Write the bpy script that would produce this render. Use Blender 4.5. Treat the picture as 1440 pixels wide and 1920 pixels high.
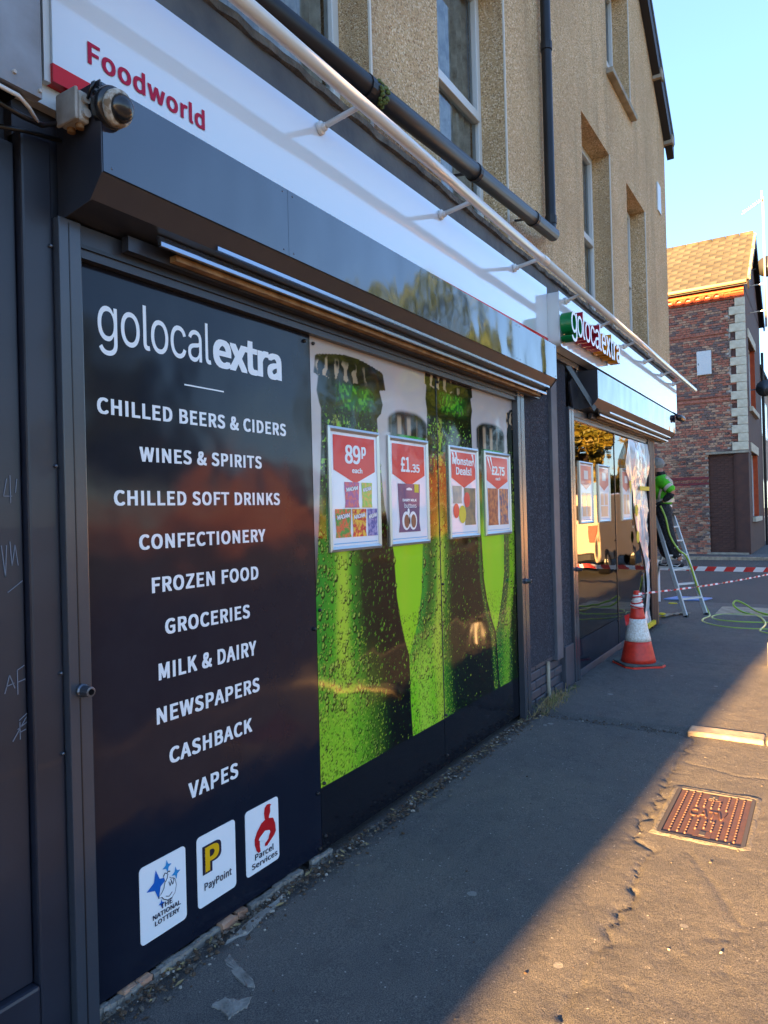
import bpy, bmesh, math, random
import numpy as np
from mathutils import Matrix, Vector
random.seed(7); RNG = np.random.default_rng(7)
S = bpy.context.scene
for o in list(bpy.data.objects): bpy.data.objects.remove(o)
COL = S.collection
R = math.radians
# ------------------------------------------------------------------ camera
# world: x runs along the shopfront (away), y towards the shop wall, z up
cam = bpy.data.cameras.new('camera'); cam.sensor_fit = 'HORIZONTAL'; cam.sensor_width = 36.0
cam.lens = 36.0*1331/1440; cam.clip_start = 0.05; cam.clip_end = 2000
camo = bpy.data.objects.new('camera', cam); COL.objects.link(camo); S.camera = camo
RX = ((0.52910802, 0.01083715, 0.84848527), (-0.84815957, -0.02374847, 0.52920824), (-0.02588534, 0.99965923, 0.00337387))
camo.matrix_world = Matrix(((RX[0][0], RX[0][1], -RX[0][2], 0), (RX[1][0], RX[1][1], -RX[1][2], 0), (RX[2][0], RX[2][1], -RX[2][2], 1.55), (0, 0, 0, 1)))
# ------------------------------------------------------------------ light
SUN_EL, SUN_SLOPE = R(10.5), 0.0675
to_sun = Vector((-math.cos(SUN_EL), SUN_SLOPE*math.cos(SUN_EL), math.sin(SUN_EL))).normalized()
sl = bpy.data.lights.new('sun', 'SUN'); sl.energy = 5.0; sl.angle = R(0.55); sl.color = (1.0, 0.57, 0.21)
so = bpy.data.objects.new('sun', sl); COL.objects.link(so); so.location = to_sun*60
so.rotation_euler = to_sun.to_track_quat('Z', 'Y').to_euler()
W = bpy.data.worlds.new('World'); S.world = W; W.use_nodes = True
wn = W.node_tree; wn.nodes.clear()
sky = wn.nodes.new('ShaderNodeTexSky'); sky.sky_type = 'NISHITA'; sky.sun_disc = False
sky.sun_elevation = SUN_EL; sky.sun_rotation = math.atan2(to_sun.x, to_sun.y)
sky.air_density = 1.0; sky.dust_density = 0.0; sky.ozone_density = 4.4
bg = wn.nodes.new('ShaderNodeBackground'); bg.inputs['Strength'].default_value = 0.076
wo = wn.nodes.new('ShaderNodeOutputWorld')
gm = wn.nodes.new('ShaderNodeGamma'); gm.inputs['Gamma'].default_value = 0.65   # gamma flattens sky brightness, giving shaded faces more fill
wn.links.new(sky.outputs[0], gm.inputs[0]); hs = wn.nodes.new('ShaderNodeHueSaturation'); hs.inputs['Saturation'].default_value = 1.08; hs.inputs['Hue'].default_value = 0.513
wn.links.new(gm.outputs[0], hs.inputs['Color']); wn.links.new(hs.outputs[0], bg.inputs[0]); wn.links.new(bg.outputs[0], wo.inputs[0])
vs = S.view_settings; vs.view_transform = 'Standard'; vs.look = 'None'; vs.gamma = 1.0; vs.exposure = 3.6
S.render.engine = 'CYCLES'; S.cycles.max_bounces = 7; S.cycles.glossy_bounces = 4; S.cycles.transparent_max_bounces = 12
S.cycles.use_denoising = True; S.cycles.caustics_reflective = False; S.cycles.caustics_refractive = False

# ------------------------------------------------------------------ materials
def lin(c):
    return tuple(((v/255.0)/12.92 if v/255.0 <= 0.04045 else ((v/255.0+0.055)/1.055)**2.4) for v in c)
MATS = {}
def M(name, col, rough=0.6, metal=0.0, spec=0.5, var=None, bump=None, coat=0.0, ior=None, emit=None, obj_var=0.0):
    """Principled material; col is an sRGB base colour. var=(scale, col2, detail, contrast), bump=(scale, strength, dist)"""
    if name in MATS: return MATS[name]
    m = bpy.data.materials.new(name); m.use_nodes = True; nt = m.node_tree; p = nt.nodes['Principled BSDF']
    p.inputs['Roughness'].default_value = rough; p.inputs['Metallic'].default_value = metal
    p.inputs['Specular IOR Level'].default_value = spec; p.inputs['Coat Weight'].default_value = coat
    p.inputs['Coat Roughness'].default_value = 0.03
    if ior: p.inputs['IOR'].default_value = ior
    base = lin(col)+(1,)
    p.inputs['Base Color'].default_value = base
    tc = nt.nodes.new('ShaderNodeTexCoord'); out = None
    if var:
        n = nt.nodes.new('ShaderNodeTexNoise'); n.inputs['Scale'].default_value = var[0]; n.inputs['Detail'].default_value = var[2] if len(var) > 2 else 5
        nt.links.new(tc.outputs['Object'], n.inputs['Vector'])
        k = var[3] if len(var) > 3 else 0.15
        r = nt.nodes.new('ShaderNodeValToRGB'); r.color_ramp.elements[0].position = 0.5-k; r.color_ramp.elements[1].position = 0.5+k
        r.color_ramp.elements[0].color = base; r.color_ramp.elements[1].color = lin(var[1])+(1,)
        nt.links.new(n.outputs['Fac'], r.inputs['Fac']); out = r.outputs['Color']
    if obj_var:
        oi = nt.nodes.new('ShaderNodeObjectInfo'); h = nt.nodes.new('ShaderNodeHueSaturation')
        mr = nt.nodes.new('ShaderNodeMapRange'); mr.inputs['To Min'].default_value = 1-obj_var; mr.inputs['To Max'].default_value = 1+obj_var
        nt.links.new(oi.outputs['Random'], mr.inputs['Value']); nt.links.new(mr.outputs[0], h.inputs['Value'])
        if out is None: h.inputs['Color'].default_value = base
        else: nt.links.new(out, h.inputs['Color'])
        out = h.outputs['Color']
    if out is not None: nt.links.new(out, p.inputs['Base Color'])
    if bump:
        n = nt.nodes.new('ShaderNodeTexNoise'); n.inputs['Scale'].default_value = bump[0]; n.inputs['Detail'].default_value = 4
        nt.links.new(tc.outputs['Object'], n.inputs['Vector'])
        b = nt.nodes.new('ShaderNodeBump'); b.inputs['Strength'].default_value = bump[1]; b.inputs['Distance'].default_value = bump[2] if len(bump) > 2 else 0.01
        nt.links.new(n.outputs['Fac'], b.inputs['Height']); nt.links.new(b.outputs[0], p.inputs['Normal'])
    if emit:
        p.inputs['Emission Color'].default_value = lin(emit[0])+(1,); p.inputs['Emission Strength'].default_value = emit[1]
    MATS[name] = m; return m

def nodes_of(name):
    m = bpy.data.materials.new(name); m.use_nodes = True; nt = m.node_tree
    MATS[name] = m; return m, nt, nt.nodes['Principled BSDF']
def nd(nt, typ, **kw):
    n = nt.nodes.new(typ)
    for k, v in kw.items():
        if k in n.inputs: n.inputs[k].default_value = v
        else: setattr(n, k, v)
    return n
def ramp(nt, fac, stops):
    r = nt.nodes.new('ShaderNodeValToRGB'); e = r.color_ramp.elements
    while len(e) > 1: e.remove(e[0])
    e[0].position = stops[0][0]; e[0].color = stops[0][1]
    for p, c in stops[1:]:
        x = e.new(p); x.color = c
    nt.links.new(fac, r.inputs['Fac']); return r.outputs['Color']
def mixc(nt, fac, a, b, blend='MIX'):
    m = nt.nodes.new('ShaderNodeMix'); m.data_type = 'RGBA'; m.blend_type = blend
    for i, v in ((6, a), (7, b)):
        if isinstance(v, tuple): m.inputs[i].default_value = v
        else: nt.links.new(v, m.inputs[i])
    if isinstance(fac, (int, float)): m.inputs[0].default_value = fac
    else: nt.links.new(fac, m.inputs[0])
    return m.outputs[2]
G = lambda v: (v, v, v, 1)
C = lambda *c: lin(c)+(1,)

def mat_pebbledash(name, base, dark, light, patch, scale=90, bs=0.9):
    m, nt, p = nodes_of(name); L = nt.links.new
    tc = nd(nt, 'ShaderNodeTexCoord')
    v = nd(nt, 'ShaderNodeTexVoronoi', Scale=scale); L(tc.outputs['Object'], v.inputs['Vector'])
    sp = nd(nt, 'ShaderNodeSeparateColor'); L(v.outputs['Color'], sp.inputs[0])
    c = ramp(nt, sp.outputs[0], [(0.0, C(*dark)), (0.22, C(*base)), (0.72, C(*base)), (0.95, C(*light))])
    n = nd(nt, 'ShaderNodeTexNoise', Scale=1.3, Detail=6); L(tc.outputs['Object'], n.inputs['Vector'])
    f = ramp(nt, n.outputs['Fac'], [(0.42, G(0)), (0.68, G(0.55))])
    c2 = mixc(nt, f, c, C(*patch))
    mp = nd(nt, 'ShaderNodeMapping'); mp.inputs['Scale'].default_value = (3.5, 3.5, 0.28); L(tc.outputs['Object'], mp.inputs['Vector'])
    ns = nd(nt, 'ShaderNodeTexNoise', Scale=1.0, Detail=7, Roughness=0.65); L(mp.outputs[0], ns.inputs['Vector'])
    c2 = mixc(nt, ramp(nt, ns.outputs['Fac'], [(0.50, G(0)), (0.78, G(0.5))]), c2, C(*[int(v*.68) for v in patch]))     # rain streaks
    L(c2, p.inputs['Base Color']); p.inputs['Roughness'].default_value = 0.9; p.inputs['Specular IOR Level'].default_value = 0.25
    b = nd(nt, 'ShaderNodeBump', Strength=bs, Distance=0.012); b.invert = True
    L(v.outputs['Distance'], b.inputs['Height']); L(b.outputs[0], p.inputs['Normal'])
    return m
mat_pebbledash('pebbledash', (214, 178, 132), (136, 102, 70), (250, 228, 192), (190, 158, 120), 112, 0.7)
mat_pebbledash('dark_render', (52, 56, 66), (30, 33, 41), (84, 88, 98), (46, 50, 60), 85, 0.7)

def mat_tarmac(name, base, dust, gum=True, bump=0.6):
    m, nt, p = nodes_of(name); L = nt.links.new
    tc = nd(nt, 'ShaderNodeTexCoord'); ov = tc.outputs['Object']
    n1 = nd(nt, 'ShaderNodeTexNoise', Scale=0.9, Detail=7, Roughness=0.6); L(ov, n1.inputs['Vector'])
    n2 = nd(nt, 'ShaderNodeTexNoise', Scale=240, Detail=2); L(ov, n2.inputs['Vector'])
    c = mixc(nt, ramp(nt, n1.outputs['Fac'], [(0.35, G(0)), (0.7, G(1))]), C(*base), C(*dust))
    c = mixc(nt, ramp(nt, n2.outputs['Fac'], [(0.36, G(0.0)), (0.52, G(0.5)), (0.68, G(1))]), mixc(nt, 0.35, c, C(30, 30, 32)), mixc(nt, 0.2, c, C(190, 180, 165)))
    vc = nd(nt, 'ShaderNodeTexVoronoi', Scale=75); L(ov, vc.inputs['Vector'])
    sc0 = nd(nt, 'ShaderNodeSeparateColor'); L(vc.outputs['Color'], sc0.inputs[0])
    chip = nd(nt, 'ShaderNodeMath', operation='GREATER_THAN'); L(sc0.outputs[0], chip.inputs[0]); chip.inputs[1].default_value = 0.93
    near = nd(nt, 'ShaderNodeMath', operation='LESS_THAN'); L(vc.outputs['Distance'], near.inputs[0]); near.inputs[1].default_value = 0.26
    ck = nd(nt, 'ShaderNodeMath', operation='MULTIPLY'); L(chip.outputs[0], ck.inputs[0]); L(near.outputs[0], ck.inputs[1])
    ck2 = nd(nt, 'ShaderNodeMath', operation='MULTIPLY'); L(ck.outputs[0], ck2.inputs[0]); L(sc0.outputs[1], ck2.inputs[1])
    c = mixc(nt, ck2.outputs[0], c, C(176, 170, 160))
    n5 = nd(nt, 'ShaderNodeTexNoise', Scale=7, Detail=8, Roughness=0.75); L(ov, n5.inputs['Vector'])
    c = mixc(nt, ramp(nt, n5.outputs['Fac'], [(0.5, G(0)), (0.75, G(0.45))]), c, C(52, 51, 52))
    if gum:
        v = nd(nt, 'ShaderNodeTexVoronoi', Scale=4.2); L(ov, v.inputs['Vector'])
        nn = nd(nt, 'ShaderNodeTexNoise', Scale=30, Detail=2); L(ov, nn.inputs['Vector'])
        sp = nd(nt, 'ShaderNodeSeparateColor'); L(v.outputs['Color'], sp.inputs[0])
        a = nd(nt, 'ShaderNodeMath', operation='MULTIPLY_ADD'); L(nn.outputs['Fac'], a.inputs[0]); a.inputs[1].default_value = 0.05; L(v.outputs['Distance'], a.inputs[2])
        t = nd(nt, 'ShaderNodeMath', operation='MULTIPLY'); L(sp.outputs[0], t.inputs[0]); t.inputs[1].default_value = 0.125
        lt = nd(nt, 'ShaderNodeMath', operation='LESS_THAN'); L(a.outputs[0], lt.inputs[0]); L(t.outputs[0], lt.inputs[1])
        k = nd(nt, 'ShaderNodeMath', operation='MULTIPLY'); L(lt.outputs[0], k.inputs[0]); k.inputs[1].default_value = 0.62
        c = mixc(nt, k.outputs[0], c, C(150, 148, 142))
    L(c, p.inputs['Base Color']); p.inputs['Roughness'].default_value = 0.85; p.inputs['Specular IOR Level'].default_value = 0.3
    b1 = nd(nt, 'ShaderNodeBump', Strength=bump, Distance=0.004); L(n2.outputs['Fac'], b1.inputs['Height'])
    n3 = nd(nt, 'ShaderNodeTexNoise', Scale=34, Detail=8, Roughness=0.75); L(ov, n3.inputs['Vector'])
    b2 = nd(nt, 'ShaderNodeBump', Strength=bump, Distance=0.010); L(n3.outputs['Fac'], b2.inputs['Height']); L(b1.outputs[0], b2.inputs['Normal'])
    L(b2.outputs[0], p.inputs['Normal'])
    return m
mat_tarmac('pavement_tarmac', (80, 80, 82), (102, 98, 93), bump=0.9)
mat_tarmac('road_tarmac', (50, 50, 52), (66, 64, 61), gum=False, bump=0.4)

def mat_gloss(name, col, rough, wave=None, attr=None, ior=1.5, coat=0.0, dust=None):
    """smooth glossy sheet with a slight waviness, like printed acrylic or powder-coated metal"""
    m, nt, p = nodes_of(name); L = nt.links.new
    tc = nd(nt, 'ShaderNodeTexCoord'); src = None
    p.inputs['Base Color'].default_value = lin(col)+(1,)
    if attr:
        a = nd(nt, 'ShaderNodeAttribute', attribute_name=attr); L(a.outputs['Color'], p.inputs['Base Color'])
    if dust:
        n = nd(nt, 'ShaderNodeTexNoise', Scale=dust[0], Detail=8, Roughness=0.7); L(tc.outputs['Object'], n.inputs['Vector'])
        f = ramp(nt, n.outputs['Fac'], [(0.45, G(0)), (0.8, G(dust[2]))])
        L(mixc(nt, f, lin(col)+(1,), C(*dust[1])), p.inputs['Base Color'])
    p.inputs['Roughness'].default_value = rough; p.inputs['IOR'].default_value = ior
    p.inputs['Coat Weight'].default_value = coat; p.inputs['Coat Roughness'].default_value = rough
    if wave:
        mp = nd(nt, 'ShaderNodeMapping'); mp.inputs['Scale'].default_value = wave[3] if len(wave) > 3 else (1, 1, 1); L(tc.outputs['Object'], mp.inputs['Vector'])
        n = nd(nt, 'ShaderNodeTexNoise', Scale=wave[0], Detail=1.5); L(mp.outputs[0], n.inputs['Vector'])
        b = nd(nt, 'ShaderNodeBump', Strength=wave[1], Distance=wave[2]); L(n.outputs['Fac'], b.inputs['Height'])
        L(b.outputs[0], p.inputs['Normal']); L(b.outputs[0], p.inputs['Coat Normal'])
    return m
mat_gloss('black_print', (21, 26, 40), 0.12, (3.0, 0.4, 0.02), coat=0.0, ior=1.38, dust=(2.2, (40, 44, 54), 0.5))
mat_gloss('bottle_print', (20, 60, 20), 0.06, (3.0, 0.4, 0.015), attr='Col', coat=0.0, ior=1.45)
mat_gloss('fascia_white', (222, 227, 231), 0.08, (1.5, 0.3, 0.008), coat=1.0, ior=1.75)
mat_gloss('fascia_dark', (26, 32, 46), 0.075, (2.6, 0.55, 0.03, (1.0, 1.0, 0.7)), ior=1.85, coat=0.45)
mat_gloss('charcoal_metal', (44, 46, 54), 0.32, (6, 0.1, 0.004), dust=(9, (62, 62, 66), 0.4))
mat_gloss('charcoal_post', (58, 62, 70), 0.24, (6, 0.1, 0.004), dust=(9, (72, 72, 76), 0.4), coat=0.3)
mat_gloss('red_strip', (214, 10, 26), 0.2, coat=0.0, ior=1.35)

def mat_glass(name, tint, ior=1.5, rough=0.01, wave=None):
    m = bpy.data.materials.new(name); m.use_nodes = True; nt = m.node_tree; nt.nodes.clear(); L = nt.links.new
    o = nd(nt, 'ShaderNodeOutputMaterial'); mx = nd(nt, 'ShaderNodeMixShader'); fr = nd(nt, 'ShaderNodeFresnel', IOR=ior)
    t = nd(nt, 'ShaderNodeBsdfTransparent'); t.inputs[0].default_value = lin(tint)+(1,)
    g = nd(nt, 'ShaderNodeBsdfGlossy', Roughness=rough)
    if wave:
        tc = nd(nt, 'ShaderNodeTexCoord'); n = nd(nt, 'ShaderNodeTexNoise', Scale=wave[0], Detail=1); L(tc.outputs['Object'], n.inputs['Vector'])
        b = nd(nt, 'ShaderNodeBump', Strength=wave[1], Distance=wave[2]); L(n.outputs['Fac'], b.inputs['Height'])
        L(b.outputs[0], g.inputs['Normal']); L(b.outputs[0], fr.inputs['Normal'])
    L(fr.outputs[0], mx.inputs[0]); L(t.outputs[0], mx.inputs[1]); L(g.outputs[0], mx.inputs[2]); L(mx.outputs[0], o.inputs[0])
    MATS[name] = m; return m
mat_glass('window_glass', (235, 240, 242), 1.9, 0.0)
mat_glass('shop_glass', (225, 225, 222), 2.5, 0.015, (2.2, 0.25, 0.012))

def mat_film():
    m = bpy.data.materials.new('plastic_film'); m.use_nodes = True; nt = m.node_tree; nt.nodes.clear(); L = nt.links.new
    o = nd(nt, 'ShaderNodeOutputMaterial'); mx = nd(nt, 'ShaderNodeMixShader'); mx.inputs[0].default_value = 0.72
    t = nd(nt, 'ShaderNodeBsdfTransparent'); p = nd(nt, 'ShaderNodeBsdfPrincipled')
    p.inputs['Base Color'].default_value = C(232, 234, 238); p.inputs['Roughness'].default_value = 0.22; p.inputs['Coat Weight'].default_value = 0.5
    L(t.outputs[0], mx.inputs[1]); L(p.outputs[0], mx.inputs[2]); L(mx.outputs[0], o.inputs[0]); MATS['plastic_film'] = m
mat_film()
def mat_leaf(name, a, b):
    m, nt, p = nodes_of(name); L = nt.links.new
    tc = nd(nt, 'ShaderNodeTexCoord'); n = nd(nt, 'ShaderNodeTexNoise', Scale=0.9, Detail=5); L(tc.outputs['Object'], n.inputs['Vector'])
    L(ramp(nt, n.outputs['Fac'], [(0.35, C(*a)), (0.65, C(*b))]), p.inputs['Base Color']); p.inputs['Roughness'].default_value = 0.6
    return m
mat_leaf('leaves_green', (48, 72, 26), (76, 98, 34)); mat_leaf('leaves_gold', (128, 100, 22), (92, 92, 22))

M('white_rail', (222, 219, 212), 0.28, coat=0.3); M('white_upvc', (214, 216, 214), 0.35)
M('gutter_black', (22, 23, 28), 0.42, spec=0.35, var=(3, (36, 37, 40)))
M('aluminium', (150, 160, 174), 0.22, metal=0.9); M('alu_frame', (196, 196, 192), 0.28, metal=0.75)
M('ladder_alu', (206, 206, 204), 0.4, metal=0.1); M('paper', (238, 240, 244), 0.5, coat=0.55); M('vinyl_white', (236, 240, 242), 0.3, coat=0.2)
M('poster_red', (220, 30, 38), 0.4, coat=0.25)
M('wood_batten', (168, 128, 84), 0.7, var=(14, (120, 86, 52)))
M('lead_ledge', (66, 67, 72), 0.75, var=(4, (98, 96, 92), 8, 0.2), bump=(20, 0.5, 0.01))
M('mortar', (150, 146, 138), 0.95, var=(18, (108, 103, 96), 6, 0.2), bump=(60, 0.8, 0.01))
M('brick_red', (166, 108, 86), 0.9, var=(9, (138, 80, 66)), bump=(90, 0.4, 0.004), obj_var=0.35)
M('brick_dark', (122, 98, 90), 0.9, var=(9, (92, 76, 74)), bump=(90, 0.4, 0.004), obj_var=0.3)
M('brick_buff', (180, 144, 118), 0.9, var=(9, (150, 112, 90)), bump=(90, 0.4, 0.004), obj_var=0.3)
M('brick_orange', (196, 84, 44), 0.85, var=(5, (174, 70, 40)), obj_var=0.15)
M('brick_mortar', (196, 184, 170), 0.95, var=(12, (116, 104, 96)))
M('quoin_cream', (216, 206, 182), 0.8, var=(7, (196, 184, 158)), bump=(30, 0.2, 0.005))
M('roof_tile', (50, 49, 44), 0.85, var=(2.2, (78, 75, 62), 8, 0.12), bump=(40, 0.4, 0.006), obj_var=0.2)
M('garage_brown', (84, 54, 44), 0.8, var=(5, (72, 48, 42)), obj_var=0.12)
M('black_wood', (26, 22, 24), 0.6); M('dark_void', (9, 9, 11), 0.9, spec=0.1)
M('cream_render', (190, 172, 150), 0.9, var=(3, (170, 152, 130)))
M('stone', (168, 158, 140), 0.9, var=(8, (140, 130, 114)), bump=(40, 0.5, 0.01))
M('navy_paint', (27, 30, 42), 0.42, var=(4, (36, 40, 52), 8, 0.2), bump=(5, 0.25, 0.01), coat=0.12)
M('charcoal_paint', (54, 58, 68), 0.55, var=(6, (66, 69, 78)), bump=(25, 0.4, 0.006))
M('grey_board', (146, 152, 160), 0.5, var=(5, (104, 98, 94), 8, 0.2))
M('scratch', (112, 118, 130), 0.6)
M('steel_bolt', (96, 102, 112), 0.35, metal=0.8); M('black_plastic', (22, 22, 26), 0.35)
M('grey_plastic', (190, 186, 178), 0.5, var=(20, (160, 152, 140)))
M('smoked_dome', (36, 37, 40), 0.2, coat=0.2, ior=1.45); M('flaking_paint', (196, 190, 178), 0.7, var=(50, (120, 100, 76), 4, 0.1))
M('cone_red', (228, 58, 36), 0.45, var=(30, (208, 50, 34))); M('cone_white', (240, 236, 228), 0.5, var=(60, (214, 202, 186), 4, 0.12)); M('cone_base', (66, 76, 74), 0.8, var=(12, (92, 98, 92)))
M('tape_red', (206, 36, 36), 0.4); M('tape_white', (236, 228, 226), 0.4)
M('hose_green', (156, 180, 56), 0.35, coat=0.2); M('masking_yellow', (226, 196, 30), 0.6)
M('hi_vis', (96, 206, 24), 0.7, var=(12, (70, 170, 20)), emit=None); M('reflective_band', (214, 196, 172), 0.5)
M('black_cloth', (20, 20, 23), 0.85, var=(40, (46, 47, 52), 3, 0.06)); M('skin', (190, 128, 104), 0.6); M('grey_hair', (150, 146, 142), 0.8)
M('shoe_white', (224, 222, 220), 0.5); M('iron_rust', (84, 62, 56), 0.6, metal=0.15, var=(30, (104, 72, 58), 6, 0.2))
M('dry_grass', (150, 130, 88), 0.9); M('weed_green', (90, 104, 50), 0.8); M('gravel_a', (98, 90, 80), 0.9); M('gravel_b', (82, 64, 48), 0.9); M('gravel_c', (156, 148, 136), 0.9)
M('rust_iron_plain', (70, 66, 66), 0.7); M('kerb_stone', (176, 160, 136), 0.85, var=(10, (140, 126, 106)), bump=(50, 0.5, 0.006))
M('curtain', (232, 232, 226), 0.9, var=(8, (160, 160, 156)))
M('line_white', (200, 198, 192), 0.8, var=(25, (120, 118, 116), 5, 0.2)); M('bead_white', (214, 206, 190), 0.6)
M('bark', (70, 56, 42), 0.95, bump=(12, 0.6, 0.03)); M('soil_grass', (62, 68, 38), 0.95, var=(1.2, (78, 78, 46)))
M('satellite_grey', (84, 86, 92), 0.5); M('mast_steel', (196, 186, 170), 0.4, metal=0.6)

# ------------------------------------------------------------------ mesh helpers
def sub(a, b): return (a[0]-b[0], a[1]-b[1], a[2]-b[2])
class MB:
    def __init__(s): s.v = []; s.f = []; s.mi = []; s.m = 0
    def add(s, vs, fs):
        o = len(s.v); s.v += [tuple(v) for v in vs]
        for f in fs: s.f.append(tuple(i+o for i in f)); s.mi.append(s.m)
        return s
    def box(s, x0, x1, y0, y1, z0, z1):
        return s.add([(x0, y0, z0), (x1, y0, z0), (x1, y1, z0), (x0, y1, z0), (x0, y0, z1), (x1, y0, z1), (x1, y1, z1), (x0, y1, z1)],
                     [(0, 3, 2, 1), (4, 5, 6, 7), (0, 1, 5, 4), (1, 2, 6, 5), (2, 3, 7, 6), (3, 0, 4, 7)])
    def prism(s, pts, a, b, axis='x'):
        """extrude a 2-D outline: axis x -> pts are (y,z); y -> (x,z); z -> (x,y)"""
        mk = {'x': lambda p, t: (t, p[0], p[1]), 'y': lambda p, t: (p[0], t, p[1]), 'z': lambda p, t: (p[0], p[1], t)}[axis]
        n = len(pts); vs = [mk(p, a) for p in pts]+[mk(p, b) for p in pts]
        fs = [tuple(range(n)), tuple(range(2*n-1, n-1, -1))]+[(i, i+n, (i+1) % n+n, (i+1) % n) for i in range(n)]
        return s.add(vs, fs)
    def tube(s, pts, r, n=8, cap=True):
        pts = [Vector(p) for p in pts]; rs = r if isinstance(r, (list, tuple)) else [r]*len(pts)
        o = len(s.v); prev = None
        for i, p in enumerate(pts):
            d = (pts[min(i+1, len(pts)-1)]-pts[max(i-1, 0)])
            d = d.normalized() if d.length > 1e-9 else Vector((0, 0, 1))
            if prev is None:
                u = d.cross(Vector((0, 0, 1)) if abs(d.z) < 0.9 else Vector((1, 0, 0))).normalized()
            else:
                u = (prev-d*prev.dot(d)).normalized()
            prev = u; w = d.cross(u)
            for k in range(n):
                a = 2*math.pi*k/n; s.v.append(tuple(p+(u*math.cos(a)+w*math.sin(a))*rs[i]))
        for i in range(len(pts)-1):
            for k in range(n):
                a = o+i*n+k; b = o+i*n+(k+1) % n; s.f.append((a, b, b+n, a+n)); s.mi.append(s.m)
        if cap:
            s.f.append(tuple(o+k for k in range(n-1, -1, -1))); s.mi.append(s.m)
            e = o+(len(pts)-1)*n; s.f.append(tuple(e+k for k in range(n))); s.mi.append(s.m)
        return s
    def bar(s, a, b, w, h, up=(0, 0, 1)):
        a, b = Vector(a), Vector(b); d = (b-a).normalized(); u = Vector(up); sd = d.cross(u).normalized(); u = sd.cross(d)
        vs = [p+sd*x*w/2+u*y*h/2 for p in (a, b) for x, y in ((-1, -1), (1, -1), (1, 1), (-1, 1))]
        return s.add(vs, [(3, 2, 1, 0), (4, 5, 6, 7), (0, 1, 5, 4), (1, 2, 6, 5), (2, 3, 7, 6), (3, 0, 4, 7)])
    def lathe(s, prof, c=(0, 0, 0), n=24, axis='z', a0=0):
        o = len(s.v)
        for r, h in prof:
            for k in range(n):
                a = 2*math.pi*k/n+a0; p = (r*math.cos(a), r*math.sin(a), h)
                if axis == 'y': p = (p[0], h, p[1])
                if axis == 'x': p = (h, p[0], p[1])
                s.v.append((c[0]+p[0], c[1]+p[1], c[2]+p[2]))
        for i in range(len(prof)-1):
            for k in range(n):
                a = o+i*n+k; b = o+i*n+(k+1) % n; s.f.append((a, b, b+n, a+n)); s.mi.append(s.m)
        s.f.append(tuple(o+k for k in range(n-1, -1, -1))); s.mi.append(s.m)
        e = o+(len(prof)-1)*n; s.f.append(tuple(e+k for k in range(n))); s.mi.append(s.m)
        return s
    def build(s, name, mat, parent=None, smooth=False, bevel=0, seg=2, solid=0):
        me = bpy.data.meshes.new(name); me.from_pydata(s.v, [], s.f)
        ms = mat if isinstance(mat, (list, tuple)) else [mat]
        for m in ms: me.materials.append(MATS[m] if isinstance(m, str) else m)
        if len(ms) > 1: me.polygons.foreach_set('material_index', s.mi)
        bm = bmesh.new(); bm.from_mesh(me); bmesh.ops.recalc_face_normals(bm, faces=bm.faces); bm.to_mesh(me); bm.free()
        if smooth: me.polygons.foreach_set('use_smooth', [True]*len(me.polygons))
        o = link(name, me, parent)
        if solid:
            md = o.modifiers.new('solid', 'SOLIDIFY'); md.thickness = solid
        if bevel:
            md = o.modifiers.new('bevel', 'BEVEL'); md.width = bevel; md.segments = seg; md.limit_method = 'ANGLE'
        if smooth and not bevel:
            pass
        return o
PLOC = {}
def link(name, data, parent=None):
    o = bpy.data.objects.new(name, data); COL.objects.link(o)
    if parent is not None: adopt(o, parent)
    return o
def adopt(o, parent):
    o.parent = parent
    if parent.name in PLOC: o.matrix_parent_inverse = PLOC[parent.name]
    else:
        o.matrix_parent_inverse = Matrix.Identity(4)
def tag(o, label=None, cat=None, group=None, kind=None):
    if label: o['label'] = label
    if cat: o['category'] = cat
    if group: o['group'] = group
    if kind: o['kind'] = kind
    return o
def thing(name, label, cat, loc=(0, 0, 0), group=None):
    e = bpy.data.objects.new(name, None); COL.objects.link(e); e.location = loc; e.empty_display_size = 0.1
    PLOC[e.name] = Matrix.Translation(loc).inverted()
    return tag(e, label, cat, group)
def shared(name, me, parent, loc, rot=(0, 0, 0), scale=(1, 1, 1), mat=None):
    """a piece that shares mesh data; loc is in world coordinates of an identity-rotated parent"""
    o = link(name, me, parent); o.location = loc; o.rotation_euler = rot; o.scale = scale
    if mat:
        o.material_slots[0].link = 'OBJECT'; o.material_slots[0].material = MATS[mat]
    return o
def boxmesh(name, sx, sy, sz, bev, mat):
    bm = bmesh.new(); bmesh.ops.create_cube(bm, size=1.0)
    for v in bm.verts: v.co = Vector((v.co.x*sx, v.co.y*sy, v.co.z*sz))
    if bev: bmesh.ops.bevel(bm, geom=list(bm.edges), offset=bev, segments=1, affect='EDGES')
    me = bpy.data.meshes.new(name); bm.to_mesh(me); bm.free(); me.materials.append(MATS[mat]); return me

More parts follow.
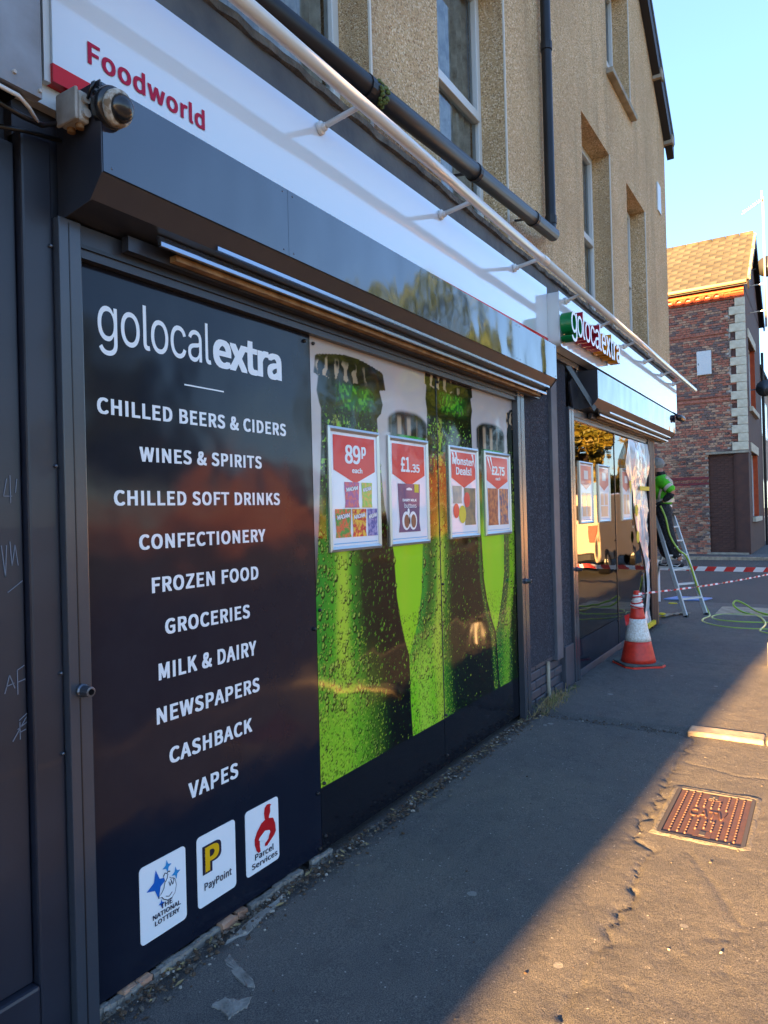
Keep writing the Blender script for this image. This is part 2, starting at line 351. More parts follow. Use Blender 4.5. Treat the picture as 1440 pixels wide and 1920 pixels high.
def bundled_font(fn):               # faces that ship with Blender; without them its built-in face is used
    try: return bpy.data.fonts.load(bpy.utils.system_resource('DATAFILES', path='fonts')+'/'+fn)
    except Exception: return None
FONT, FONT_LOGO = bundled_font('Noto Sans CJK Regular.woff2'), bundled_font('Inter.woff2')
def text_data(body, bold=0.0, extrude=0.0, res=4, spacing=1.0):
    """mesh of a line of lettering; bold > 0 thickens it by laying shifted copies over each other"""
    cu = bpy.data.curves.new('lettering', 'FONT'); cu.body = body; cu.size = 1.0; cu.extrude = extrude
    logo = set(body) <= set('golca')
    if logo: res = 10
    elif FONT: bold *= .5            # this face has a smaller body
    if (FONT_LOGO if logo else FONT): cu.font = FONT_LOGO if logo else FONT
    cu.resolution_u = res; cu.space_character = spacing
    o = bpy.data.objects.new('lettering', cu); COL.objects.link(o)
    bpy.context.view_layer.update()
    me = bpy.data.meshes.new_from_object(o.evaluated_get(bpy.context.evaluated_depsgraph_get()))
    bpy.data.objects.remove(o); bpy.data.curves.remove(cu)
    if bold > 0:
        bm = bmesh.new()
        for k, (dx, dy) in enumerate([(i, j*.62) for i in (-1, -.33, .33, 1) for j in (-1, 0, 1)]):
            n0 = len(bm.verts); bm.from_mesh(me); bm.verts.ensure_lookup_table()
            for v in bm.verts[n0:]: v.co.x += dx*bold; v.co.y += dy*bold; v.co.z += k*.002*(1 if v.co.z >= 0 else -1)
        bm.to_mesh(me); bm.free()
    return me
def text(name, body, mat, x0, x1, z0, z1, y, parent, bold=0.0, spacing=1.0, res=4, shear=0.0, slope=0.0):
    """flat lettering on a wall-parallel face, fitted to the rectangle x0..x1, z0..z1"""
    me = text_data(body, bold, 0.0, res, spacing); n = len(me.vertices)
    co = np.empty(n*3); me.vertices.foreach_get('co', co); co = co.reshape(-1, 3)
    mn, mx = co.min(0), co.max(0); u = (co[:, 0]-mn[0])/(mx[0]-mn[0]); v = (co[:, 1]-mn[1])/(mx[1]-mn[1])
    out = np.stack([x0+(x1-x0)*u+shear*(v-0.5), y-co[:, 2]*.02, z0+(z1-z0)*v+slope*(u-0.5)], 1)
    me.vertices.foreach_set('co', out.ravel()); me.materials.clear(); me.materials.append(MATS[mat] if isinstance(mat, str) else mat); me.name = name
    return link(name, me, parent)
def words(name, body, mat, x0, x1, z0, z1, y, parent, bold=0.0, spacing=1.0, res=4):
    """as text(), one object for each word of the line"""
    ws = body.split(' '); full = text_data(body, bold, 0, res, spacing); co = np.empty(len(full.vertices)*3); full.vertices.foreach_get('co', co)
    xx = co[0::3]; mn, mx = xx.min(), xx.max(); bpy.data.meshes.remove(full)
    for i, w_ in enumerate(ws):
        def ext(t, hi):
            m_ = text_data(t, bold, 0, 1, spacing); c_ = np.empty(len(m_.vertices)*3); m_.vertices.foreach_get('co', c_); bpy.data.meshes.remove(m_)
            return c_[0::3].max() if hi else c_[0::3].min()
        r1 = ext(' '.join(ws[:i+1]), True); own = text_data(w_, bold, 0, 1, spacing); c_ = np.empty(len(own.vertices)*3); own.vertices.foreach_get('co', c_); bpy.data.meshes.remove(own)
        wid = c_[0::3].max()-c_[0::3].min(); l1 = r1-wid
        f_ = lambda v: x0+(x1-x0)*(v-mn)/(mx-mn)
        text(name, w_, mat, f_(l1), f_(r1), z0, z1, y, parent, bold, spacing, res)
def poly(name, pts, mat, y, parent, th=0.0):
    """flat cut-out on a wall-parallel face; pts in (x,z)"""
    b = MB()
    if th: b.prism(pts, y, y+th, 'y')
    else: b.add([(p[0], y, p[1]) for p in pts], [tuple(range(len(pts)))])
    return b.build(name, mat, parent)
def rrect(x0, x1, z0, z1, r, n=5):
    pts = []
    for cx, cz, a in ((x1-r, z1-r, 0), (x0+r, z1-r, 90), (x0+r, z0+r, 180), (x1-r, z0+r, 270)):
        for k in range(n+1):
            t = R(a+90*k/n); pts.append((cx+r*math.cos(t), cz+r*math.sin(t)))
    return pts
def ell(cx, cz, rx, rz, n=18): return [(cx+rx*math.cos(2*math.pi*k/n), cz+rz*math.sin(2*math.pi*k/n)) for k in range(n)]

def vnoise(x, y, sc, seed):
    r = np.random.default_rng(seed).random((256, 256)); X = x*sc; Y = y*sc
    xi = np.floor(X).astype(int); yi = np.floor(Y).astype(int); fx = X-xi; fy = Y-yi
    fx = fx*fx*(3-2*fx); fy = fy*fy*(3-2*fy)
    g = lambda a, b: r[a % 256, b % 256]
    return (g(xi, yi)*(1-fx)+g(xi+1, yi)*fx)*(1-fy)+(g(xi, yi+1)*(1-fx)+g(xi+1, yi+1)*fx)*fy
def grid_mesh(name, P, mat, cols=None):
    """P: (n,m,3) array of points"""
    n, m = P.shape[:2]; idx = np.arange(n*m).reshape(n, m)
    q = np.stack([idx[:-1, :-1], idx[1:, :-1], idx[1:, 1:], idx[:-1, 1:]], -1).reshape(-1, 4)
    me = bpy.data.meshes.new(name); me.vertices.add(n*m); me.vertices.foreach_set('co', P.reshape(-1).astype(np.float32))
    me.loops.add(q.size); me.loops.foreach_set('vertex_index', q.reshape(-1).astype(np.int32))
    me.polygons.add(len(q)); me.polygons.foreach_set('loop_start', np.arange(0, q.size, 4, dtype=np.int32))
    me.update(calc_edges=True); me.validate()
    me.polygons.foreach_set('use_smooth', [True]*len(me.polygons))
    if cols is not None:
        a = me.color_attributes.new('Col', 'FLOAT_COLOR', 'POINT')
        a.data.foreach_set('color', np.concatenate([cols.reshape(-1, 3), np.ones((n*m, 1))], 1).reshape(-1).astype(np.float32))
    me.materials.append(MATS[mat]); return me

# ================================================================== GROUND
def structure(o): return tag(o, kind='structure')
g = MB().box(-300, 400, -300, 300, -0.5, -0.14).build('ground', 'soil_grass'); structure(g)
def sheet(name, x0, x1, y0, y1, z, mat):
    return structure(MB().add([(x0, y0, z), (x1, y0, z), (x1, y1, z), (x0, y1, z)], [(0, 1, 2, 3)]).build(name, mat))
sheet('main_road', -120, 200, -8.6, -0.42, -0.10, 'road_tarmac')
sheet('side_road', 12.42, 23.6, -0.42, 120, -0.096, 'road_tarmac')
sheet('opposite_pavement', -120, 200, -10.8, -8.75, 0.0, 'pavement_tarmac')
sheet('far_pavement', 23.75, 120, -0.3, 60, -0.004, 'pavement_tarmac')
CRACK = [(5.14, .79), (4.9, .80), (4.37, .81), (3.94, .79), (3.63, .82), (3.44, .81), (3.37, .72), (3.06, .70), (2.74, .70), (2.51, .71), (2.27, .72), (1.6, .74), (1.0, .76)]
def seg_dist(X, Y, pts):
    d = np.full(X.shape, 9.0)
    for (ax, ay), (bx, by) in zip(pts[:-1], pts[1:]):
        t = np.clip(((X-ax)*(bx-ax)+(Y-ay)*(by-ay))/((bx-ax)**2+(by-ay)**2), 0, 1)
        d = np.minimum(d, np.hypot(X-ax-t*(bx-ax), Y-ay-t*(by-ay)))
    return d
xs = np.concatenate([np.linspace(-16, 1.0, 30)[:-1], np.arange(1.0, 8.0, 0.014), np.linspace(8.02, 12.3, 90)])
ys = np.concatenate([np.linspace(-0.3, 0.1, 12)[:-1], np.arange(0.1, 2.1, 0.014), np.linspace(2.12, 6.0, 14)])
X, Y = np.meshgrid(xs, ys, indexing='ij')
jit = (vnoise(X, Y, 14, 3)-0.5)*0.05+(vnoise(X, Y, 45, 4)-0.5)*0.02
Z = (vnoise(X, Y, 1.1, 1)-0.5)*0.012+(vnoise(X, Y, 5, 2)-0.5)*0.005+(vnoise(X*0.6, Y, 17, 5)-0.5)*0.0032+(vnoise(X, Y*0.6, 38, 6)-0.5)*0.0018
dc = seg_dist(X+jit*0.4, Y+jit, CRACK); Z -= 0.009*np.exp(-(dc/0.009)**2)*(0.4+vnoise(X, Y, 3, 9)); Z -= 0.004*np.exp(-(dc/0.05)**2)
for pts, dep in (([(4.6, .75), (4.5, .45), (4.55, .1)], .005), ([(3.4, .55), (2.9, .3), (2.6, .34)], .004), ([(2.3, .62), (2.7, .45), (3.0, .2)], .003)):
    Z -= dep*np.exp(-(seg_dist(X+jit, Y+jit, pts)/0.012)**2)
Z += 0.016*np.clip((X-5.22+jit*0.6)/0.05, 0, 1)                       # the next patch of tarmac sits a little higher
dj = np.abs(X-5.17-jit*1.6); Z -= 0.013*np.exp(-(dj/0.035)**2)*(Y > 0.82)
Z -= 0.012*np.exp(-((X-7.55+jit*0.3)/0.012)**2)*0.4
mh = (np.abs(X-3.87) < 0.31) & (np.abs(Y-0.54) < 0.19); Z[mh] = np.minimum(Z[mh], -0.012)
Z -= 0.02*np.clip((Y-1.86+jit)/0.1, 0, 1)                              # worn gutter along the wall
pv = link('pavement', grid_mesh('pavement', np.stack([X, Y, Z], -1), 'pavement_tarmac')); structure(pv)
kb = MB(); x = -16.0
while x < 11.6:
    kb.box(x, x+0.905, -0.42, -0.303, -0.3, 0.004); x += 0.915
structure(kb.build('kerb', 'kerb_stone', bevel=0.012))
kb = MB(); y = -0.2
while y < 60: kb.box(23.6, 23.745, y, y+0.9, -0.3, 0.0); y += 0.91
for i in range(60): kb.box(-16+i*0.92, -16+i*0.92+0.91, -8.745, -8.6, -0.3, 0.01)
structure(kb.build('far_kerb', 'kerb_stone'))
structure(MB().box(12.305, 12.415, -0.3, 60, -0.3, -0.035).build('dropped_kerb', 'kerb_stone', bevel=0.01))
sl_ = MB()
for y in (1.4, 3.2, 5.0): sl_.box(20.6, 20.8, y, y+1.2, -0.0965, -0.092)
for y in (0.2, 2.6): sl_.box(19.6, 19.7, y, y+0.9, -0.0965, -0.092)
structure(sl_.build('road_marking', 'line_white'))
structure(MB().box(10.95, 11.85, 0.55, 1.38, 0.0, 0.024).build('concrete_slab', 'kerb_stone', bevel=0.004))
# kerb stone lying across the pavement
t = thing('edging_kerb', 'pale kerb stone set across the pavement, sunlit end beyond the iron cover', 'kerb', (5.24, .4, 0))
for i, (a, b) in enumerate(((0.38, 0.84), (-0.29, 0.365))): MB().box(5.155, 5.315, a, b, -0.05, 0.03+0.004*i).build('kerb_stone', 'kerb_stone', t, bevel=0.014, seg=3)

# manhole cover
t = thing('access_cover', 'rusty studded iron access cover in the sunlit pavement', 'manhole cover', (3.87, 0.54, 0))
fx0, fx1, fy0, fy1 = 3.575, 4.165, 0.37, 0.71
MB().box(fx0, fx1, fy0, fy1, -0.03, -0.004).build('plate', 'iron_rust', t)
f = MB().box(fx0-.018, fx1+.018, fy0-.02, fy0-.002, -0.03, 0.003).box(fx0-.018, fx1+.018, fy1+.002, fy1+.02, -0.03, 0.003).box(fx0-.018, fx0-.002, fy0-.002, fy1+.002, -0.03, 0.0025).box(fx1+.002, fx1+.018, fy0-.002, fy1+.002, -0.03, 0.0025)
f.build('frame', 'rust_iron_plain', t)
cl = MB(); cc = []
for k in range(64):
    a = 2*math.pi*k/64; ex = 0.335+0.012*random.random(); ey = 0.215+0.012*random.random()
    q = max(abs(math.cos(a))/ex, abs(math.sin(a))/ey); cc.append((3.87+math.cos(a)/q, 0.54+math.sin(a)/q))
inn = []
for k in range(64):
    a = 2*math.pi*k/64; q = max(abs(math.cos(a))/0.315, abs(math.sin(a))/0.192); inn.append((3.87+math.cos(a)/q, 0.54+math.sin(a)/q))
cl.add([(p[0], p[1], -0.006) for p in cc]+[((a[0]+b[0])/2, (a[1]+b[1])/2, 0.004+0.004*random.random()) for a, b in zip(cc, inn)]+[(p[0], p[1], 0.002) for p in inn],
       [(i, (i+1) % 64, (i+1) % 64+64, i+64) for i in range(64)]+[(i+64, (i+1) % 64+64, (i+1) % 64+128, i+128) for i in range(64)])
cl.build('mortar_collar', M('collar', (118, 112, 102), .95, var=(18, (92, 88, 82), 6, .2), bump=(60, .8, .01)), t, smooth=True)
sb = bmesh.new()
for i in range(17):
    for j in range(9):
        x = fx0+0.035+i*0.0325+(0.008 if j % 2 else 0); y = fy0+0.03+j*0.035
        if (3.80 < x < 3.95 and 0.44 < y < 0.64) or (x < 3.68 and 0.5 < y < 0.58) or (x > 4.07 and 0.5 < y < 0.6): continue
        bmesh.ops.create_cone(sb, cap_ends=True, segments=6, radius1=0.0095, radius2=0.005, depth=0.009, matrix=Matrix.Translation((x, y, 0.0))@Matrix.Diagonal((1.25, 0.8, 1, 1)))
me = bpy.data.meshes.new('studs'); sb.to_mesh(me); sb.free(); me.materials.append(MATS['iron_rust']); tag(link('studs', me, t), kind='stuff')
me = text_data('CATV', 0.0, 0.03, 2)
n = len(me.vertices); co = np.empty(n*3); me.vertices.foreach_get('co', co); co = co.reshape(-1, 3); mn, mx = co.min(0), co.max(0)
u = (co[:, 0]-mn[0])/(mx[0]-mn[0]); v = (co[:, 1]-mn[1])/(mx[1]-mn[1])
me.vertices.foreach_set('co', np.stack([3.83+0.09*v, 0.63-0.17*u, -0.004+(co[:, 2] > 0)*0.006], 1).ravel().astype(np.float32)); me.materials.clear(); me.materials.append(MATS['iron_rust']); link('raised_lettering', me, t)
for y0, y1, x0, x1 in ((0.5, 0.575, 3.60, 3.67), (0.5, 0.59, 4.075, 4.15)):
    k = MB().box(x0, x1, y0, y1, -0.0035, -0.002).build('keyway_pad', 'iron_rust', t); MB().box(x0+.015, x1-.015, y0+.025, y1-.025, -0.002, 0.001).build('key_plug', 'rust_iron_plain', k)

# ================================================================== CORNER BUILDING
B = thing('corner_building', 'tan pebbledashed corner building above the dark shopfront', 'building', (5, 4, 0))
OPEN = [(2.1, 3.262, 3.62, 5.62), (4.085, 5.222, 3.62, 5.65), (7.315, 8.432, 3.62, 5.66), (9.262, 10.33, 3.62, 5.66), (8.44, 9.60, 6.66, 8.25)]
YW = 2.05; XR = 11.94; XG0, XG1, XA = 2.46, XR, 7.20; SL = 0.815
def roofz(x): return 7.5 if x <= XG0 else 7.5+SL*((XR-XA)-abs(x-XA))
bx = sorted(set([-14.0, XG0, XA, XR]+[v for o in OPEN for v in o[:2]])); wl = MB()
for a, b in zip(bx[:-1], bx[1:]):
    cuts = sorted([o for o in OPEN if o[0] <= a+1e-6 and o[1] >= b-1e-6], key=lambda o: o[2]); z = 3.36
    for o in cuts:
        wl.add([(a, YW, z), (b, YW, z), (b, YW, o[2]), (a, YW, o[2])], [(0, 1, 2, 3)]); z = o[3]
    za = 7.5 if b <= XG0 else roofz(a); zb = 7.5 if b <= XG0 else roofz(b)
    wl.add([(a, YW, z), (b, YW, z), (b, YW, zb), (a, YW, za)], [(0, 1, 2, 3)])
for x0, x1, z0, z1 in OPEN:
    for q in ([(x0, z0), (x0, z1)], [(x0, z1), (x1, z1)], [(x1, z1), (x1, z0)], [(x1, z0), (x0, z0)]):
        (a, c), (b, d) = q; wl.add([(a, YW, c), (b, YW, d), (b, 2.5, d), (a, 2.5, c)], [(0, 1, 2, 3)])
wl.add([(XR, YW, 3.36), (XR, 9, 3.36), (XR, 9, 7.5), (XR, YW, 7.5)], [(0, 1, 2, 3)]); wl.add([(-14, YW, 3.36), (-14, 9, 3.36), (-14, 9, 7.5), (-14, YW, 7.5)], [(0, 1, 2, 3)])
wl.add([(-14, 9, 0), (XR, 9, 0), (XR, 9, 7.5), (-14, 9, 7.5)], [(0, 1, 2, 3)])
wl.add([(XG0, 9, 7.5), (XR, 9, 7.5), (XA, 9, roofz(XA))], [(0, 1, 2)])
up = wl.build('pebbledash_wall', 'pebbledash', B)
MB().prism([(-14, 2.04), (10.15, 2.04), (11.9, 3.8), (11.9, 8.9), (-14, 8.9)], 0, 3.34, 'z').build('ground_floor_core', 'charcoal_paint', B)
MB().box(-13.9, 11.9, 2.52, 8.9, 3.37, 7.4).build('dark_interior', 'dark_void', B)
MB().box(-13.9, 11.93, 2.06, 8.9, 3.342, 3.358).build('floor_slab', 'charcoal_paint', B)
rf = MB()
for s in (-1, 1):
    xe = XA+s*(XR-XA+0.25); rf.prism([(XA, roofz(XA)+.05), (xe, roofz(XA)+.05-SL*abs(xe-XA)), (xe, roofz(XA)+.17-SL*abs(xe-XA)), (XA, roofz(XA)+.17)], 1.93, 9.1, 'y')
rf.prism([(1.85, 7.42), (5.5, 9.6), (9.2, 7.42), (9.2, 7.55), (5.5, 9.75), (1.85, 7.55)], -14.2, XA, 'x')
rfo = rf.build('roof', 'roof_tile', B)
bb = MB()
for s in (-1, 1):
    xe = XA+s*(XR-XA+0.22); k = SL*abs(xe-XA); zt = roofz(XA)
    bb.prism([(XA, zt-.2), (xe, zt-.2-k), (xe, zt+.06-k), (XA, zt+.06)], 1.94, 2.046, 'y')
bb.build('bargeboard', 'black_wood', rfo)
for x, z in ((11.98, 7.36), (11.2, 8.0)): MB().box(x-.07, x+.09, 1.92, 2.045, z-.09, z+.05).build('purlin_end', 'stone', rfo)
for (x, z0, z1) in [(o[1], o[2], o[3]) for o in OPEN]:
    MB().box(x-.004, x+.014, YW-.008, YW+.004, z0, z1).build('corner_bead', 'bead_white', B)
def window(x0, x1, z0, z1, tr, yf=2.25, mull=None):
    w = 0.06; f = MB().box(x0, x0+w, yf, yf+.06, z0, z1).box(x1-w, x1, yf, yf+.06, z0, z1).box(x0+w, x1-w, yf, yf+.06, z0, z0+w).box(x0+w, x1-w, yf, yf+.06, z1-w, z1)
    f.box(x0+w, x1-w, yf-.015, yf+.055, tr-.035, tr+.035)
    if mull: f.box(mull-.03, mull+.03, yf-.003, yf+.058, z0+w, tr-.035)
    f.box(x0+w, x0+w+.035, yf-.012, yf+.05, tr+.036, z1-w).box(x1-w-.035, x1-w, yf-.012, yf+.05, tr+.036, z1-w).box(x0+w, x1-w, yf-.0115, yf+.05, z1-w-.035, z1-w)
    o = f.build('window', 'white_upvc', B, bevel=0.005)
    MB().add([(x0+w, yf+.03, z0+w), (x1-w, yf+.03, z0+w), (x1-w, yf+.03, z1-w), (x0+w, yf+.03, z1-w)], [(0, 1, 2, 3)]).build('pane', 'window_glass', o)
    c = MB(); n = 60; row = []
    for i in range(n+1):
        x = x0+w+(x1-x0-2*w)*i/n; y = yf+.085+0.018*math.sin(i*1.05)+0.008*math.sin(i*2.3); row.append((x, y))
    c.add([(x, y, z0) for x, y in row]+[(x, y, z1) for x, y in row], [(i, i+1, i+n+2, i+n+1) for i in range(n)])
    c.build('curtain', 'curtain', o, smooth=True)
for i, (x0, x1, z0, z1) in enumerate(OPEN): window(x0, x1, z0, z1, z0+(1.02 if i < 4 else 0.55)*(1 if i < 4 else 1))
x0, x1, z0, z1 = OPEN[4]; MB().box(x0-.04, x1+.05, 1.97, 2.3, z0-.07, z0).build('window_sill', 'stone', B, bevel=0.01)
sgn = MB().box(11.22, 11.46, 2.03, 2.047, 6.0, 6.42).build('wall_plate', 'white_upvc', B)
# ledge over the fascia
MB().box(1.15, 11.62, 1.965, 2.048, 3.30, 3.52).build('dark_board', 'lead_ledge', B)
lg = MB(); n = 110; rings = []
for i in range(n+1):
    x = 1.15+(11.66-1.15)*i/n; j = random.uniform(-.010, .008); k = random.uniform(-.010, .007)
    rings.append([(x, 1.99, 3.522), (x, 1.945+j, 3.524+k), (x, 1.938+j*.7, 3.552+k*.6), (x, 1.965, 3.563), (x, 2.049, 3.60)])
m = 5
for i in range(n):
    o = len(lg.v); lg.v += rings[i]+rings[i+1]
    for k in range(m-1): lg.f.append((o+k, o+k+1, o+k+1+m, o+k+m)); lg.mi.append(0)
for rg in (rings[0], rings[-1]): lg.add(rg, [tuple(range(m))])
lg.build('mortar_ledge', M('old_mortar', (112, 108, 100), .9, var=(14, (70, 68, 66), 8, .2), bump=(40, .9, .02)), B)
# gutter and downpipe
gp = [(0.9, 1.90, 3.555), (3.1, 1.90, 3.697), (5.86, 1.90, 3.868)]
go = MB().tube(gp, 0.054, 14).build('gutter', 'gutter_black', B, smooth=True)
for t_ in (0.12, 0.42, 0.68, 0.9):
    p = Vector(gp[0]).lerp(Vector(gp[2]), t_); d = (Vector(gp[2])-Vector(gp[0])).normalized()
    MB().tube([p-d*.02, p+d*.02], 0.060, 14).bar(p, p+Vector((0, .15, .02)), .02, .012).build('gutter_clip', 'gutter_black', go)
ms = bmesh.new()
for k in range(90):
    p = Vector(gp[0]).lerp(Vector(gp[2]), 0.438+random.uniform(-.008, .008)); a = random.uniform(0, 6.28)
    bmesh.ops.create_icosphere(ms, subdivisions=1, radius=random.uniform(.006, .015), matrix=Matrix.Translation(p+Vector((0, math.cos(a), math.sin(a)))*0.056))
me = bpy.data.meshes.new('moss'); ms.to_mesh(me); ms.free(); me.materials.append(MATS['weed_green']); link('moss', me, go)
dp = MB().tube([(5.86, 1.90, 3.868), (5.95, 1.93, 3.90), (6.03, 1.975, 3.95), (6.06, 1.985, 4.05), (6.06, 1.985, 7.3), (6.06, 2.04, 7.75)], 0.044, 14).build('downpipe', 'gutter_black', B, smooth=True)
for z in (4.08, 5.6, 7.0): MB().tube([(6.06, 1.985, z-.035), (6.06, 1.985, z+.035)], 0.051, 14).build('pipe_collar', 'gutter_black', dp)
# dark pillars between the shop windows, painted brick plinth below
MB().box(5.15, 5.79, 1.962, 2.04, 0.335, 2.84).box(5.94, 6.27, 1.9625, 2.04, 0.335, 2.84).build('dark_render_pillar', 'dark_render', B)
MB().box(5.79, 5.94, 1.935, 2.04, 0.29, 2.80).build('cover_strip', M('strip_grey', (88, 92, 100), .6, var=(7, (74, 78, 86))), B, bevel=0.004)
MB().box(5.15, 6.06, 1.995, 2.04, 0, 0.334).build('plinth_mortar', 'charcoal_paint', B)
pb = boxmesh('painted_brick', 0.215, 0.05, 0.064, 0.006, 'charcoal_paint')
for r_ in range(5):
    for c_ in range(5):
        x = 5.24+c_*0.227-(0.11 if r_ % 2 else 0)
        if x < 5.2 or x > 5.98: continue
        shared('painted_brick', pb, B, (x, 1.998+random.uniform(-.004, .006), 0.03+r_*0.0735+.002), (0, 0, random.uniform(-.01, .01)))
MB().box(6.03, 6.44, 1.945, 2.04, 0, 0.36).build('pilaster_base', 'charcoal_paint', B, bevel=0.006)
MB().tube([(5.62, 1.955, .0), (5.61, 1.96, .12), (5.63, 1.965, .31)], 0.016, 8).build('cable_duct', 'stone', B)
MB().box(5.02, 6.6, 1.97, 2.04, 2.84, 3.3).box(1.2, 5.02, 2.0, 2.04, 2.38, 3.3).box(6.6, 10.14, 2.0, 2.04, 2.38, 3.3).build('upper_backing', 'charcoal_paint', B)
# chamfered corner entrance (mostly behind the end post)
E_ = MB().prism([(10.6, 2.47), (11.4, 3.275), (11.385, 3.29), (10.585, 2.485)], 0.05, 2.1, 'z').build('entrance_door', 'black_wood', B)

# ================================================================== NEIGHBOUR (far left edge)
N = thing('neighbour_shopfront', 'dark navy scratched shopfront with grey board fascia at left edge', 'shopfront', (0, 2, 0))
MB().box(-3, 1.195, 1.985, 2.03, 0.22, 2.66).build('door_panel', 'navy_paint', N, bevel=0.004)
MB().box(-3, 1.2, 1.955, 2.03, 0, 0.218).build('stall_riser', 'navy_paint', N, bevel=0.01)
MB().box(1.2, 1.297, 1.958, 2.03, 0, 2.70).build('pilaster', 'navy_paint', N, bevel=0.008)
MB().box(-3, 1.137, 1.75, 1.78, 2.682, 3.36).build('fascia_board', 'grey_board', N)
MB().box(-3, 1.13, 1.78, 2.03, 2.72, 3.3).build('fascia_backing', 'dark_void', N)
MB().tube([(0.7, 1.76, 2.668), (0.95, 1.755, 2.665), (1.08, 1.765, 2.668), (1.13, 1.80, 2.672), (1.2, 1.87, 2.685)], 0.006, 6).build('white_cable', 'white_upvc', N, smooth=True)
MB().tube([(1.0, 1.80, 2.65), (1.14, 1.84, 2.664), (1.22, 1.88, 2.69), (1.30, 1.90, 2.74)], 0.008, 6).tube([(1.1, 1.9, 2.64), (1.2, 1.93, 2.68), (1.31, 1.93, 2.70)], 0.007, 6).build('black_cable', 'black_plastic', N, smooth=True)
for x, z in ((1.13, 2.70), (1.06, 2.715)): MB().lathe([(.006, 0), (.005, -.006)], (x, 1.75, z), 8, 'y').build('screw', 'grey_plastic', N)
def scr(*pts):
    sc = MB()
    for (a, b), (c, d) in zip(pts[:-1], pts[1:]): sc.bar((a, 1.9835, b), (c, 1.9835, d), 0.0022, 0.0018, (0, 1, 0))
    sc.build('scratched_mark', 'scratch', N)
scr((1.15, 1.68), (1.14, 1.63), (1.165, 1.63)); scr((1.16, 1.69), (1.16, 1.61)); scr((1.18, 1.68), (1.175, 1.64))
scr((1.13, 1.49), (1.14, 1.40), (1.145, 1.49)); scr((1.155, 1.50), (1.16, 1.43), (1.17, 1.49), (1.178, 1.43)); scr((1.145, 1.355), (1.19, 1.385))
scr((1.13, 1.07), (1.145, 1.12), (1.16, 1.08)); scr((1.135, 1.09), (1.158, 1.095)); scr((1.168, 1.06), (1.168, 1.13), (1.19, 1.14)); scr((1.168, 1.095), (1.192, 1.10))
scr((1.15, .93), (1.192, .99)); scr((1.172, .98), (1.172, .93)); scr((1.17, .985), (1.194, 1.0)); scr((1.165, .96), (1.193, .975)); scr((1.17, .95), (1.19, .955))

# ================================================================== SIGNS
def tilt(o, x0=1.28, k=0.012):      # the old fascia runs slightly uphill
    for v in o.data.vertices: v.co.z += k*(v.co.x-x0)
    return o
T = thing('fascia_sign', 'long white gloss fascia with crimson Foodworld lettering and red base strip', 'sign', (1.28, 1.93, 2.86))
f = MB(); XS = np.linspace(1.284, 5.69, 14)
for a, b in zip(XS[:-1], XS[1:]): pass
f.box(1.284, 5.705, 1.92, 1.985, 2.917, 3.335); tilt(f.build('white_panel', 'fascia_white', T))
tilt(MB().box(1.282, 5.705, 1.918, 1.985, 2.862, 2.9165).build('red_strip', 'red_strip', T))
MB().box(1.262, 1.2835, 1.93, 1.99, 2.86, 3.335).build('end_cap', 'white_upvc', T)
MB().box(1.20, 1.34, 1.955, 1.995, 2.80, 2.861).build('packer_block', 'white_upvc', T)
tilt(text('lettering', 'Foodworld', M('crimson_vinyl', (184, 8, 58), 0.35, spec=0.2), 1.402, 1.893, 2.977, 3.052, 1.9175, T, 0.022, 1.03))
T = thing('tray_sign', 'white box fascia with raised green, crimson and amber golocalextra letters', 'sign', (5.71, 1.86, 2.895))
rr = 0.05; prof = [(5.71, 3.345), (5.71, 2.895+rr)]+[(5.71+rr-rr*math.cos(R(a)), 2.895+rr-rr*math.sin(R(a))) for a in (15, 30, 45, 60, 75, 90)]+[(11.05, 2.895), (11.05, 3.325)]
MB().prism(prof, 1.82, 1.825, 'y').build('front_panel', 'fascia_white', T)
MB().prism([(5.712, 3.34), (5.712, 2.895+rr)]+[(5.712+rr-rr*math.cos(R(a)), 2.897+rr-rr*math.sin(R(a))) for a in (15, 30, 45, 60, 75, 90)]+[(11.048, 2.897), (11.048, 3.32)], 1.8255, 1.93, 'y').build('box_body', 'white_upvc', T, bevel=0.004)
M('letter_face', (244, 240, 240), 0.3, coat=0.3)
xcur = 5.672; WID = dict(g=.155, o=.15, l=.062, c=.135, a=.14, e=.15, x=.15, t=.10, r=.105)
tot = sum(WID[c] for c in 'golocalextra'); sc_ = (7.27-5.672)/tot
XH = {}
for ch in 'ox':
    me = text_data(ch, 0, 0, 3); XH[ch] = max(v.co.y for v in me.vertices)
for i, ch in enumerate('golocalextra'):
    col, cn = (('letter_green', (0, 122, 62)) if i < 2 else ('letter_crimson', (172, 16, 52)) if i < 7 else ('letter_amber', (226, 148, 20)))
    mt = M(col, cn, 0.35, coat=0.3)
    me = text_data(ch, 0.0 if i < 7 else 0.012, 0.5, 3); n = len(me.vertices)
    co = np.empty(n*3); me.vertices.foreach_get('co', co); co = co.reshape(-1, 3); mn, mx = co.min(0), co.max(0)
    w = WID[ch]*sc_; u = (co[:, 0]-mn[0])/(mx[0]-mn[0]); x_ = xcur+0.006+(w-0.012)*u
    zb = 2.99; z_ = zb+co[:, 1]*(.174/XH['o' if ch in 'golca' else 'x'])
    y_ = np.where(co[:, 2] > 0, 1.712-(co[:, 2]-.5)*.02, 1.806)
    me.vertices.foreach_set('co', np.stack([x_, y_, z_], 1).ravel().astype(np.float32)); me.update()
    me.materials.clear(); me.materials.append(mt); me.materials.append(MATS['letter_face'])
    for p in me.polygons:
        if abs(p.normal.y) > 0.9 and p.center.y < 1.73: p.material_index = 1
    o = link('raised_letter', me, T); tag(o, 'raised letter %s' % ch)
    xcur += w
